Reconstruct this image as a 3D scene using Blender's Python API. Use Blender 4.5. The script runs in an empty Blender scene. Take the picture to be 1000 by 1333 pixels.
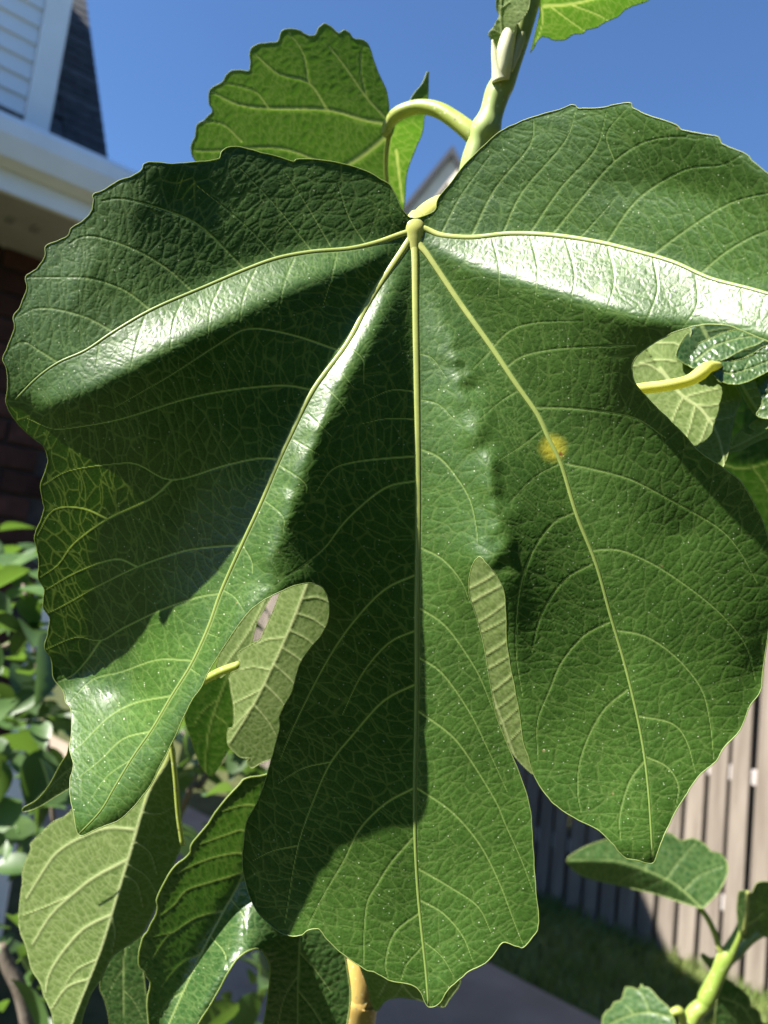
import bpy, math, random
import numpy as np

# ------------------------------------------------------------------ camera, sky, sun, exposure
sc = bpy.context.scene
F = 1046.0                                   # focal length in pixels of a 1000 x 1333 picture
PITCH, ROLL = math.radians(7.3), math.radians(6.7)
CAM = np.array([0.0, 0.0, 1.55])
fw = np.array([0, math.cos(PITCH), math.sin(PITCH)])
_r0 = np.array([1.0, 0, 0]); _u0 = np.cross(_r0, fw)
up = _u0 * math.cos(ROLL) - _r0 * math.sin(ROLL)
rt = _r0 * math.cos(ROLL) + _u0 * math.sin(ROLL)

cam = bpy.data.cameras.new('camera'); cam_o = bpy.data.objects.new('camera', cam)
sc.collection.objects.link(cam_o); sc.camera = cam_o
cam.sensor_fit = 'VERTICAL'; cam.sensor_height = 36.0; cam.sensor_width = 27.0
cam.lens = 36.0 * F / 1333.0
cam.clip_start = 0.02; cam.clip_end = 2000
cam.dof.use_dof = True; cam.dof.focus_distance = 0.287; cam.dof.aperture_fstop = cam.lens / 2.4
from mathutils import Matrix, Vector
M4 = Matrix.Identity(4)
for i in range(3):
    M4[i][0], M4[i][1], M4[i][2], M4[i][3] = rt[i], up[i], -fw[i], CAM[i]
cam_o.matrix_world = M4

SUN = -0.50 * rt + 0.80 * up - 0.20 * fw     # towards the sun: upper left, a little behind the camera
SUN = SUN / np.linalg.norm(SUN)
SUN_EL = math.asin(SUN[2]); SUN_AZ = math.atan2(SUN[0], SUN[1])
w = bpy.data.worlds.new('World'); sc.world = w; w.use_nodes = True
wn = w.node_tree; wn.nodes.clear()
sky = wn.nodes.new('ShaderNodeTexSky'); sky.sky_type = 'NISHITA'; sky.sun_disc = False
sky.sun_elevation = SUN_EL; sky.sun_rotation = SUN_AZ
sky.altitude = 0; sky.air_density = 1.0; sky.dust_density = 0.0; sky.ozone_density = 10.0
bg = wn.nodes.new('ShaderNodeBackground'); bg.inputs['Strength'].default_value = 0.052
wo = wn.nodes.new('ShaderNodeOutputWorld')
wn.links.new(sky.outputs[0], bg.inputs[0]); wn.links.new(bg.outputs[0], wo.inputs[0])
sun = bpy.data.lights.new('sun', 'SUN'); sun.energy = 5.0; sun.angle = math.radians(0.53); sun.color = (1.0, 0.95, 0.87)
sun_o = bpy.data.objects.new('sun', sun); sc.collection.objects.link(sun_o)
sun_o.location = tuple(CAM + SUN * 6)
sun_o.rotation_euler = Vector(tuple(SUN)).to_track_quat('Z', 'Y').to_euler()
vs = sc.view_settings
vs.view_transform = 'Standard'; vs.look = 'None'; vs.gamma = 1.0; vs.exposure = 2.0; vs.use_curve_mapping = False
sc.cycles.max_bounces = 8; sc.cycles.transmission_bounces = 6; sc.cycles.use_denoising = True
sc.cycles.sample_clamp_indirect = 6.0

rng = np.random.default_rng(7); random.seed(7)
COL = sc.collection

# ------------------------------------------------------------------ helpers
def ray(x, y):
    x = np.asarray(x, float); y = np.asarray(y, float)
    return fw + np.multiply.outer((x - 500) / F, rt) + np.multiply.outer((666.5 - y) / F, up)
def at(x, y, depth):                          # a point seen at (x, y), depth metres ahead
    return CAM + ray(x, y) * np.asarray(depth, float)[..., None]
def on_plane(x, y, n, p0):
    d = ray(x, y); return CAM + d * (((np.asarray(p0) - CAM) @ n) / (d @ n))
Z = np.array([0, 0, 1.0])

def prop(o, label=None, cat=None, group=None, kind=None):
    if label: o['label'] = label
    if cat: o['category'] = cat
    if group: o['group'] = group
    if kind: o['kind'] = kind
    return o
def empty(name, loc=(0, 0, 0), parent=None):
    o = bpy.data.objects.new(name, None); COL.objects.link(o); o.location = loc; o.empty_display_size = .05
    if parent: o.parent = parent
    return o
def mesh_obj(name, verts, faces, mat, parent=None, smooth=True, data=None):
    if data is None:
        me = bpy.data.meshes.new(name); verts = np.asarray(verts, np.float64)
        me.from_pydata([tuple(v) for v in verts], [], [tuple(int(i) for i in f) for f in faces])
        if smooth: me.polygons.foreach_set('use_smooth', [True] * len(me.polygons))
        me.materials.append(mat); me.update()
    else: me = data
    o = bpy.data.objects.new(name, me); COL.objects.link(o)
    if parent: o.parent = parent; o.matrix_parent_inverse = Matrix.Translation(-Vector(world_loc(parent)))
    return o
def world_loc(o):
    l = Vector(o.location)
    while o.parent:
        l = l + o.matrix_parent_inverse.translation; o = o.parent; l = l + o.location
    return l

def catmull(P, n=6, closed=False):
    P = np.asarray(P, float)
    if closed: Q = np.vstack([P[-1], P, P[0], P[1]])
    else: Q = np.vstack([2 * P[0] - P[1], P, 2 * P[-1] - P[-2]])
    out = []
    t = np.linspace(0, 1, n, endpoint=False)[:, None]
    for i in range(1, len(Q) - 2):
        p0, p1, p2, p3 = Q[i - 1], Q[i], Q[i + 1], Q[i + 2]
        out.append(0.5 * ((2 * p1) + (-p0 + p2) * t + (2 * p0 - 5 * p1 + 4 * p2 - p3) * t ** 2 + (-p0 + 3 * p1 - 3 * p2 + p3) * t ** 3))
    out = np.vstack(out)
    if not closed: out = np.vstack([out, P[-1]])
    return out

def tube_data(P, R, sides=10, closed=False, flat=1.0, flat_dir=None, ridges=0, ridge_amp=0.0):
    P = np.asarray(P, float); R = np.asarray(R, float); n = len(P)
    if closed: T = np.roll(P, -1, 0) - np.roll(P, 1, 0)
    else: T = np.gradient(P, axis=0)
    T /= np.linalg.norm(T, axis=1)[:, None] + 1e-12
    ref = -fw if flat_dir is None else np.asarray(flat_dir)
    N = ref - (T @ ref)[:, None] * T
    ln = np.linalg.norm(N, axis=1)[:, None]
    N = np.where(ln < 1e-3, np.cross(T, Z), N); N /= np.linalg.norm(N, axis=1)[:, None] + 1e-12
    B = np.cross(T, N)
    a = np.linspace(0, 2 * np.pi, sides, endpoint=False)
    rad = 1 + ridge_amp * np.cos(ridges * a)
    V = P[:, None, :] + R[:, None, None] * (N[:, None, :] * (flat * rad * np.sin(a))[None, :, None] + B[:, None, :] * (rad * np.cos(a))[None, :, None])
    V = V.reshape(-1, 3); faces = []
    m = n if closed else n - 1
    for i in range(m):
        j = (i + 1) % n
        for k in range(sides):
            l = (k + 1) % sides
            faces.append((i * sides + k, i * sides + l, j * sides + l, j * sides + k))
    if not closed:
        faces.append(tuple(range(sides - 1, -1, -1))); faces.append(tuple((n - 1) * sides + k for k in range(sides)))
    return V, faces
def tube(name, P, R, mat, parent=None, n=6, **kw):
    PR = catmull(np.hstack([np.asarray(P, float), np.asarray(R, float)[:, None]]), n)
    V, Fc = tube_data(PR[:, :3], np.maximum(PR[:, 3], 1e-5), **kw)
    return mesh_obj(name, V, Fc, mat, parent)
def ptube(name, pts, mat, parent=None, n=6, **kw):
    """pts: (x, y, depth, radius in pixels)"""
    A = np.asarray(pts, float)
    return tube(name, at(A[:, 0], A[:, 1], A[:, 2]), A[:, 3] * A[:, 2] / F, mat, parent, n, **kw)

# ------------------------------------------------------------------ materials
def new_mat(name):
    m = bpy.data.materials.new(name); m.use_nodes = True
    nt = m.node_tree; nt.nodes.clear()
    out = nt.nodes.new('ShaderNodeOutputMaterial')
    return m, nt, out
class NT:
    def __init__(s, nt): s.nt = nt
    def n(s, t, **kw):
        nd = s.nt.nodes.new(t)
        for k, v in kw.items(): setattr(nd, k, v)
        return nd
    def l(s, a, b): s.nt.links.new(a, b)
    def setin(s, sock, v):
        if hasattr(v, 'node'): s.l(v, sock)
        else: sock.default_value = v
    def math(s, op, a, b=None, c=None, clamp=False):
        nd = s.n('ShaderNodeMath', operation=op, use_clamp=clamp)
        s.setin(nd.inputs[0], a)
        if b is not None: s.setin(nd.inputs[1], b)
        if c is not None: s.setin(nd.inputs[2], c)
        return nd.outputs[0]
    def mix(s, f, a, b):
        nd = s.n('ShaderNodeMix', data_type='RGBA', clamp_factor=True)
        s.setin(nd.inputs[0], f)
        for i, v in ((6, a), (7, b)):
            if hasattr(v, 'node'): s.l(v, nd.inputs[i])
            else: nd.inputs[i].default_value = (*v, 1)
        return nd.outputs[2]
    def ramp(s, v, lo, hi, smooth=True):
        nd = s.n('ShaderNodeMapRange', interpolation_type='SMOOTHSTEP' if smooth else 'LINEAR', clamp=True)
        s.setin(nd.inputs[0], v); nd.inputs[1].default_value = lo; nd.inputs[2].default_value = hi
        return nd.outputs[0]
    def noise(s, vec, scale, detail=2, rough=.5):
        nd = s.n('ShaderNodeTexNoise'); s.l(vec, nd.inputs['Vector'])
        nd.inputs['Scale'].default_value = scale; nd.inputs['Detail'].default_value = detail; nd.inputs['Roughness'].default_value = rough
        return nd.outputs[0]
    def voro(s, vec, scale, feature='F1', rand=1.0):
        nd = s.n('ShaderNodeTexVoronoi', feature=feature); s.l(vec, nd.inputs['Vector'])
        nd.inputs['Scale'].default_value = scale; nd.inputs['Randomness'].default_value = rand
        return nd.outputs['Distance']
    def bump(s, h, strength, dist):
        nd = s.n('ShaderNodeBump'); s.setin(nd.inputs['Height'], h)
        nd.inputs['Strength'].default_value = strength; nd.inputs['Distance'].default_value = dist
        return nd.outputs[0]

def leaf_mat(name, base, base2, vein_c, trans, trans_vein, rough=.36, spec=.5, tmix=.3, tert_amt=.3, vein_amt=.75,
             cell=9.0, bump_s=.55, dots=.6, unit=.287e-3, cellcol=.1, under=False, spot=None, mott=1.0):
    m, nt, out = new_mat(name); N = NT(nt)
    uv = N.n('ShaderNodeAttribute', attribute_name='leafuv').outputs['Vector']
    fl = N.n('ShaderNodeAttribute', attribute_name='fields')
    sep = N.n('ShaderNodeSeparateColor'); N.l(fl.outputs['Color'], sep.inputs[0])
    vein, tert, edge = sep.outputs[0], sep.outputs[1], sep.outputs[2]
    wob = N.n('ShaderNodeTexNoise'); N.l(uv, wob.inputs['Vector']); wob.inputs['Scale'].default_value = .05
    wadd = N.n('ShaderNodeVectorMath', operation='MULTIPLY_ADD'); N.l(wob.outputs['Color'], wadd.inputs[0]); wadd.inputs[1].default_value = (5, 5, 0); N.l(uv, wadd.inputs[2])
    uvw = wadd.outputs[0]
    e = N.voro(uvw, 1.0 / cell, 'DISTANCE_TO_EDGE')
    cellline = N.math('SUBTRACT', 1.0, N.ramp(e, .0, .11))
    big = N.noise(uv, .012, 3); small = N.noise(uv, .16, 3, .6)
    col = N.mix(N.ramp(big, .35, .65), base, base2)
    dark = N.mix(N.ramp(small, .3, .7), (1 - .28 * mott, 1 - .26 * mott, 1 - .3 * mott), (1 + .12 * mott, 1 + .12 * mott, 1 + .1 * mott))
    mul = N.n('ShaderNodeMix', data_type='RGBA', blend_type='MULTIPLY'); mul.inputs[0].default_value = 1.0
    N.l(col, mul.inputs[6]); N.l(dark, mul.inputs[7]); col = mul.outputs[2]
    col = N.mix(N.math('MULTIPLY', cellline, cellcol), col, vein_c)
    vmask = N.math('MAXIMUM', N.math('MULTIPLY', vein, vein_amt), N.math('MULTIPLY', tert, tert_amt))
    col = N.mix(vmask, col, vein_c)
    tcol = N.mix(N.math('MULTIPLY', cellline, cellcol * .8), trans, trans_vein)
    tmask = N.math('MAXIMUM', N.math('MULTIPLY', vein, .95), N.math('MULTIPLY', tert, .22))
    tcol = N.mix(tmask, tcol, trans_vein)
    if spot:
        sx, sy, sr = spot
        d = N.n('ShaderNodeVectorMath', operation='DISTANCE'); N.l(uvw, d.inputs[0]); d.inputs[1].default_value = (sx + 2.5, sy + 2.5, 0)
        sm = N.math('SUBTRACT', 1.0, N.ramp(d.outputs['Value'], sr * .35, sr * 1.25))
        sm = N.math('MULTIPLY', sm, N.math('MULTIPLY_ADD', small, .7, .5), clamp=True)
        sm = N.math('MULTIPLY', sm, .95); col = N.mix(sm, col, (.40, .36, .035)); tcol = N.mix(sm, tcol, (.3, .3, .02))
        sc2 = N.n('ShaderNodeVectorMath', operation='DISTANCE'); N.l(uv, sc2.inputs[0]); sc2.inputs[1].default_value = (sx + 10, sy + 8, 0)
        col = N.mix(N.math('SUBTRACT', 1.0, N.ramp(sc2.outputs['Value'], 1.5, 3.5)), col, (.16, .06, .015))
    fk = N.n('ShaderNodeTexVoronoi', feature='F1'); N.l(uvw, fk.inputs['Vector']); fk.inputs['Scale'].default_value = 1 / 62
    fs = N.n('ShaderNodeSeparateColor'); N.l(fk.outputs['Color'], fs.inputs[0])
    fm = N.math('MULTIPLY', N.math('SUBTRACT', 1.0, N.ramp(fk.outputs['Distance'], .018, .045)), N.ramp(fs.outputs[1], .6, .7))
    col = N.mix(N.math('MULTIPLY', fm, .75), col, (.22, .17, .07))
    # pale hair bases
    if dots > 0:
        dd = N.voro(uv, 1 / 6.5, 'F1'); dn = N.noise(uv, .07, 1)
        dn2 = N.n('ShaderNodeTexVoronoi', feature='F1'); N.l(uv, dn2.inputs['Vector']); dn2.inputs['Scale'].default_value = 1 / 6.5
        sepd = N.n('ShaderNodeSeparateColor'); N.l(dn2.outputs['Color'], sepd.inputs[0])
        dm = N.math('SUBTRACT', 1.0, N.ramp(dd, .09, .2))
        dm = N.math('MULTIPLY', dm, N.ramp(sepd.outputs[0], .55, .85))
        dm = N.math('MULTIPLY', dm, N.ramp(dn, .3, .6))
        dm = N.math('MULTIPLY', dm, dots)
        col = N.mix(dm, col, (.6, .64, .46))
    col = N.mix(N.math('MULTIPLY', edge, .55), col, vein_c)
    p = N.n('ShaderNodeBsdfPrincipled'); N.l(col, p.inputs['Base Color'])
    rg = N.math('MULTIPLY_ADD', small, .22, rough - .11); N.l(rg, p.inputs['Roughness'])
    p.inputs['Specular IOR Level'].default_value = spec
    cb = N.ramp(e, .0, .35)
    fine = N.noise(uv, .55, 2, .6)
    h = N.math('MULTIPLY_ADD', fine, .55, N.math('MULTIPLY', cb, 1.0))
    if dots > 0: h = N.math('ADD', h, N.math('MULTIPLY', dm, .8))
    bmp = N.bump(h, bump_s, unit * 1.6); N.l(bmp, p.inputs['Normal'])
    t = N.n('ShaderNodeBsdfTranslucent'); N.l(tcol, t.inputs['Color'])
    mx = N.n('ShaderNodeMixShader'); mx.inputs[0].default_value = tmix
    N.l(p.outputs[0], mx.inputs[1]); N.l(t.outputs[0], mx.inputs[2]); N.l(mx.outputs[0], out.inputs[0])
    return m

def simple_mat(name, c1, c2, scale=20, rough=.6, spec=.4, bump=.2, bdist=.002, detail=4, stretch=None, trans=None, obj_rand=0.0, speck=None):
    m, nt, out = new_mat(name); N = NT(nt)
    tc = N.n('ShaderNodeTexCoord'); vec = tc.outputs['Object']
    if obj_rand:
        oi = N.n('ShaderNodeObjectInfo'); va = N.n('ShaderNodeVectorMath', operation='ADD')
        cm = N.n('ShaderNodeCombineXYZ'); k = N.math('MULTIPLY', oi.outputs['Random'], 37.0)
        for i in range(3): N.l(k, cm.inputs[i])
        N.l(vec, va.inputs[0]); N.l(cm.outputs[0], va.inputs[1]); vec = va.outputs[0]
    if stretch:
        mp = N.n('ShaderNodeMapping'); N.l(vec, mp.inputs[0]); mp.inputs['Scale'].default_value = stretch; vec = mp.outputs[0]
    f = N.noise(vec, scale, detail, .6)
    col = N.mix(N.ramp(f, .3, .7), c1, c2)
    if speck:
        sv = N.n('ShaderNodeTexVoronoi', feature='F1'); N.l(tc.outputs['Object'], sv.inputs['Vector']); sv.inputs['Scale'].default_value = speck[0]
        ss = N.n('ShaderNodeSeparateColor'); N.l(sv.outputs['Color'], ss.inputs[0])
        sm_ = N.math('SUBTRACT', 1.0, N.ramp(sv.outputs['Distance'], .16, .34))
        col = N.mix(N.math('MULTIPLY', sm_, N.ramp(ss.outputs[0], .5, .6)), col, speck[1])
        col = N.mix(N.math('MULTIPLY', N.math('MULTIPLY', sm_, N.ramp(ss.outputs[1], .82, .86)), .8), col, speck[2])
    if obj_rand:
        br = N.math('MULTIPLY_ADD', oi.outputs['Random'], 2 * obj_rand, 1 - obj_rand)
        hs = N.n('ShaderNodeHueSaturation'); N.l(col, hs.inputs['Color']); N.l(br, hs.inputs['Value']); col = hs.outputs[0]
    p = N.n('ShaderNodeBsdfPrincipled'); N.l(col, p.inputs['Base Color'])
    p.inputs['Roughness'].default_value = rough; p.inputs['Specular IOR Level'].default_value = spec
    f2 = N.noise(vec, scale * 4, 3, .6)
    N.l(N.bump(f2, bump, bdist), p.inputs['Normal'])
    if trans:
        t = N.n('ShaderNodeBsdfTranslucent'); t.inputs[0].default_value = (*trans[0], 1)
        mx = N.n('ShaderNodeMixShader'); mx.inputs[0].default_value = trans[1]
        N.l(p.outputs[0], mx.inputs[1]); N.l(t.outputs[0], mx.inputs[2]); N.l(mx.outputs[0], out.inputs[0])
    else: N.l(p.outputs[0], out.inputs[0])
    return m

MAT = {}
MAT['hero'] = leaf_mat('glossy leaf upper side', (.034, .082, .011), (.046, .104, .015), (.26, .34, .11), (.013, .052, .003), (.62, .80, .12),
                       rough=.40, spec=.46, tmix=.26, tert_amt=.11, vein_amt=.42, cell=7.0, bump_s=.11, cellcol=.045, dots=.5, spot=(720, 583, 19))
MAT['top'] = leaf_mat('leaf upper side', (.022, .060, .014), (.034, .080, .020), (.26, .33, .12), (.05, .15, .008), (.3, .42, .08),
                      rough=.38, tmix=.24, tert_amt=.12, vein_amt=.6, dots=.25, bump_s=.18, cellcol=.06)
MAT['under'] = leaf_mat('leaf underside', (.108, .162, .042), (.128, .182, .050), (.42, .48, .22), (.10, .21, .012), (.2, .28, .04),
                        rough=.62, spec=.22, tmix=.3, tert_amt=.2, vein_amt=.8, dots=0, cellcol=.05, bump_s=.1, under=True, mott=.35)
MAT['glow'] = leaf_mat('young leaf underside', (.07, .13, .026), (.085, .145, .032), (.30, .36, .12), (.105, .25, .016), (.46, .56, .12),
                       rough=.6, spec=.22, tmix=.42, tert_amt=.18, vein_amt=.75, dots=0, cellcol=.05, bump_s=.12, under=True, mott=.4)
MAT['vein'] = simple_mat('pale vein', (.27, .31, .08), (.36, .40, .13), 60, .42, .4, .15, .0002, trans=((.5, .55, .12), .2))
def vein_mat():
    m, nt, out = new_mat('main vein'); N = NT(nt)
    al = N.n('ShaderNodeAttribute', attribute_name='along').outputs['Fac']
    tc = N.n('ShaderNodeTexCoord'); nz = N.noise(tc.outputs['Object'], 180, 3, .6)
    k = N.math('ADD', al, N.math('MULTIPLY_ADD', nz, .3, -.15))
    col = N.mix(N.ramp(k, .0, .3), (.42, .45, .12), (.27, .33, .085)); col = N.mix(N.ramp(k, .25, 1.0), col, (.15, .22, .05))
    p = N.n('ShaderNodeBsdfPrincipled'); N.l(col, p.inputs['Base Color']); p.inputs['Roughness'].default_value = .45
    N.l(N.bump(nz, .25, .0003), p.inputs['Normal'])
    t = N.n('ShaderNodeBsdfTranslucent'); t.inputs[0].default_value = (.45, .55, .1, 1)
    mx = N.n('ShaderNodeMixShader'); mx.inputs[0].default_value = .22
    N.l(p.outputs[0], mx.inputs[1]); N.l(t.outputs[0], mx.inputs[2]); N.l(mx.outputs[0], out.inputs[0])
    return m
MAT['mainvein'] = vein_mat()
MAT['hub'] = simple_mat('pale yellow petiole', (.52, .54, .13), (.62, .62, .22), 60, .36, .45, .1, .0002, trans=((.75, .75, .15), .35))
MAT['petiole'] = simple_mat('yellow green petiole', (.27, .33, .06), (.36, .42, .10), 50, .4, .45, .12, .0003, trans=((.5, .55, .08), .2), speck=(420, (.46, .50, .26), (.16, .10, .04)))
MAT['rim'] = simple_mat('pale leaf rim', (.16, .22, .06), (.26, .32, .11), 80, .5, .4, .1, .0001, trans=((.45, .55, .12), .35))
MAT['stem'] = simple_mat('green stem', (.20, .28, .08), (.30, .36, .12), 40, .45, .4, .25, .0006, stretch=(1, 1, .25), speck=(420, (.46, .50, .26), (.16, .10, .04)))
MAT['shoot'] = simple_mat('bright green shoot', (.15, .23, .035), (.23, .31, .06), 60, .45, .35, .3, .0006, stretch=(1, 1, .3), trans=((.3, .4, .04), .12), speck=(420, (.46, .50, .26), (.16, .10, .04)))
MAT['bark'] = simple_mat('young tan bark', (.26, .16, .05), (.42, .30, .08), 45, .55, .35, .35, .0008, stretch=(1, 1, .3), speck=(420, (.46, .50, .26), (.16, .10, .04)))
MAT['bud'] = simple_mat('pale bud sheath', (.50, .52, .28), (.62, .62, .42), 60, .5, .35, .2, .0004, trans=((.6, .62, .3), .25))
MAT['crumple'] = simple_mat('crumpled young leaf', (.20, .28, .10), (.32, .40, .16), 160, .55, .3, .5, .0008, trans=((.3, .45, .06), .3))

# ------------------------------------------------------------------ leaf builder
def inside_grid(poly, xs, ys):
    G = np.zeros((len(ys), len(xs)), bool)
    x0, y0 = poly[:, 0], poly[:, 1]; x1, y1 = np.roll(x0, -1), np.roll(y0, -1)
    for j, y in enumerate(ys):
        c = (y0 <= y) != (y1 <= y)
        if not c.any(): continue
        xc = np.sort(x0[c] + (y - y0[c]) / (y1[c] - y0[c]) * (x1[c] - x0[c]))
        k = np.searchsorted(xc, xs)
        G[j] = (k % 2) == 1
    return G
def nearest_on_poly(P, poly, closed=True):
    A = poly; B = np.roll(poly, -1, 0) if closed else poly[1:]
    if not closed: A = poly[:-1]
    best = np.full(len(P), 1e18); Q = P.copy(); side = np.zeros(len(P))
    for a, b in zip(A, B):
        ab = b - a; L = ab @ ab + 1e-12
        t = np.clip(((P - a) @ ab) / L, 0, 1); q = a + t[:, None] * ab
        d = ((P - q) ** 2).sum(1); m = d < best
        best[m] = d[m]; Q[m] = q[m]
        side[m] = np.sign(ab[0] * (P[m, 1] - a[1]) - ab[1] * (P[m, 0] - a[0]))
    return Q, np.sqrt(best), side
def line_field(polys, xs, ys, reach=9.0):
    """distance / half width to the nearest of many polylines on the grid; polys: list of (pts, w0, w1)"""
    D = np.full((len(ys), len(xs)), 99.0); step = xs[1] - xs[0]
    for pts, w0, w1 in polys:
        pts = np.asarray(pts, float); n = len(pts) - 1
        for i in range(n):
            a, b = pts[i], pts[i + 1]
            i0 = max(0, int((min(a[0], b[0]) - reach - xs[0]) / step)); i1 = min(len(xs), int((max(a[0], b[0]) + reach - xs[0]) / step) + 2)
            j0 = max(0, int((min(a[1], b[1]) - reach - ys[0]) / step)); j1 = min(len(ys), int((max(a[1], b[1]) + reach - ys[0]) / step) + 2)
            if i1 <= i0 or j1 <= j0: continue
            X = xs[None, i0:i1]; Y = ys[j0:j1, None]; ab = b - a; L = ab @ ab + 1e-9
            t = np.clip(((X - a[0]) * ab[0] + (Y - a[1]) * ab[1]) / L, 0, 1)
            d = np.hypot(X - a[0] - t * ab[0], Y - a[1] - t * ab[1])
            wd = w0 + (w1 - w0) * (i + t) / n
            S = D[j0:j1, i0:i1]; np.minimum(S, d / wd, out=S)
    return D
def bilinear(G, gx0, gy0, st, X, Y):
    fx = np.clip((X - gx0) / st, 0, G.shape[1] - 1.001); fy = np.clip((Y - gy0) / st, 0, G.shape[0] - 1.001)
    i = fx.astype(int); j = fy.astype(int); a = fx - i; b = fy - j
    return (G[j, i] * (1 - a) + G[j, i + 1] * a) * (1 - b) + (G[j + 1, i] * (1 - a) + G[j + 1, i + 1] * a) * b
def blur(G, k):
    for ax in (0, 1):
        n = max(1, int(k))
        for _ in range(2):
            P = np.pad(G, [(n, n) if a == ax else (0, 0) for a in (0, 1)], mode='edge')
            c = np.cumsum(P, ax); c = np.insert(c, 0, 0, ax)
            m = 2 * n + 1
            G = (np.take(c, range(m, c.shape[ax]), ax) - np.take(c, range(0, c.shape[ax] - m), ax)) / m
    return G
def cells(xs, ys, lines, sp, aspect, seed):
    """anisotropic cell network between veins: distance to the nearest cell border, in pixels"""
    segs = []
    for pts, _, _ in lines:
        p = np.asarray(pts, float)
        for a, b in zip(p[:-1], p[1:]): segs.append((*((a + b) / 2), math.atan2(b[1] - a[1], b[0] - a[0])))
    segs = np.array(segs)
    cx = np.arange(xs[0], xs[-1] + 10, 10.0); cy = np.arange(ys[0], ys[-1] + 10, 10.0)
    CX, CY = np.meshgrid(cx, cy)
    c2 = np.zeros_like(CX); s2 = np.zeros_like(CX)
    for x, y, a in segs:
        wgt = 1.0 / ((CX - x) ** 2 + (CY - y) ** 2 + 30) ** 2
        c2 += wgt * math.cos(2 * a); s2 += wgt * math.sin(2 * a)
    X, Y = np.meshgrid(xs, ys)
    ang = 0.5 * np.arctan2(bilinear(s2, cx[0], cy[0], 10.0, X, Y), bilinear(c2, cx[0], cy[0], 10.0, X, Y))
    ca, sa = np.cos(ang), np.sin(ang)
    r = np.random.default_rng(seed)
    nx = int((xs[-1] - xs[0]) / sp) + 8; ny = int((ys[-1] - ys[0]) / sp) + 8
    SX = (np.arange(nx)[None, :] - 3 + .5 + r.uniform(-.42, .42, (ny, nx))) * sp + xs[0]
    SY = (np.arange(ny)[:, None] - 3 + .5 + r.uniform(-.42, .42, (ny, nx))) * sp + ys[0]
    gi = ((X - xs[0]) / sp).astype(int) + 3; gj = ((Y - ys[0]) / sp).astype(int) + 3
    F1 = np.full(X.shape, 1e9); F2 = np.full(X.shape, 1e9)
    q = math.sqrt(aspect)
    for dj in (-2, -1, 0, 1, 2):
        for di in (-2, -1, 0, 1, 2):
            jj = np.clip(gj + dj, 0, ny - 1); ii = np.clip(gi + di, 0, nx - 1)
            dx = X - SX[jj, ii]; dy = Y - SY[jj, ii]
            d = np.hypot((dx * ca + dy * sa) * q, (-dx * sa + dy * ca) / q)
            m = d < F1
            F2 = np.where(m, F1, np.minimum(F2, d)); F1 = np.where(m, d, F1)
    return (F2 - F1) * .5
def rungs(xs, ys, lines, LD, IN, sp, seed):
    """cross veins: from each vein, lines that run across to the next one"""
    r = np.random.default_rng(seed)
    st = xs[1] - xs[0]
    seg = [];
    for pts, _, _ in lines:
        p = np.asarray(pts, float)
        for a, b in zip(p[:-1], p[1:]): seg.append((*((a + b) / 2), math.atan2(b[1] - a[1], b[0] - a[0]), np.hypot(*(b - a))))
    seg = np.array(seg)
    cx = np.arange(xs[0], xs[-1] + 10, 10.0); cy = np.arange(ys[0], ys[-1] + 10, 10.0)
    CX, CY = np.meshgrid(cx, cy); c2 = np.zeros_like(CX); s2 = np.zeros_like(CX)
    for x, y, a, L in seg:
        wgt = L / ((CX - x) ** 2 + (CY - y) ** 2 + 30) ** 1.6
        c2 += wgt * math.cos(2 * a); s2 += wgt * math.sin(2 * a)
    P, Dr = [], []
    for pts, _, _ in lines:
        p = np.asarray(pts, float); d = np.hypot(*np.diff(p, axis=0).T); cum = np.insert(np.cumsum(d), 0, 0)
        if cum[-1] < 8: continue
        for side in (-1, 1):
            t = r.uniform(2, sp)
            while t < cum[-1] - 2:
                k = min(np.searchsorted(cum, t) - 1, len(d) - 1); k = max(k, 0)
                f = (t - cum[k]) / max(d[k], 1e-6); tg = (p[k + 1] - p[k]) / max(d[k], 1e-6)
                n = np.array([tg[1], -tg[0]]) * side; n = n + tg * r.normal(.12, .18)
                P.append(p[k] + f * (p[k + 1] - p[k]) + n * 2.4); Dr.append(n / np.linalg.norm(n)); t += sp * r.uniform(.6, 1.45)
    if not P: return []
    P = np.array(P); Dr = np.array(Dr); tr = [P.copy()]; alive = np.ones(len(P), bool); end = np.full(len(P), 1)
    mx = r.uniform(.45, 1.0, len(P)) * 22; ST = 3.2
    for it in range(22):
        ang = .5 * np.arctan2(bilinear(s2, cx[0], cy[0], 10.0, P[:, 0], P[:, 1]), bilinear(c2, cx[0], cy[0], 10.0, P[:, 0], P[:, 1])) + math.pi / 2
        fd = np.stack([np.cos(ang), np.sin(ang)], 1); sg = np.sign((fd * Dr).sum(1)); sg[sg == 0] = 1; fd *= sg[:, None]
        Dr = Dr * .72 + fd * .28 + r.normal(0, .13, Dr.shape); Dr /= np.linalg.norm(Dr, axis=1)[:, None] + 1e-9
        P = P + Dr * ST * alive[:, None]
        i = np.clip(np.rint((P[:, 0] - xs[0]) / st).astype(int), 0, len(xs) - 1); j = np.clip(np.rint((P[:, 1] - ys[0]) / st).astype(int), 0, len(ys) - 1)
        tr.append(P.copy()); end[alive] = it + 2
        alive &= IN[j, i] & (LD[j, i] > 1.3) & (it < mx)
    tr = np.array(tr)
    return [(tr[:e, k], 1.0, 1.0) for k, e in enumerate(end) if e > 2]
def sstep(x, a, b):
    t = np.clip((x - a) / (b - a), 0, 1); return t * t * (3 - 2 * t)

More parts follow.
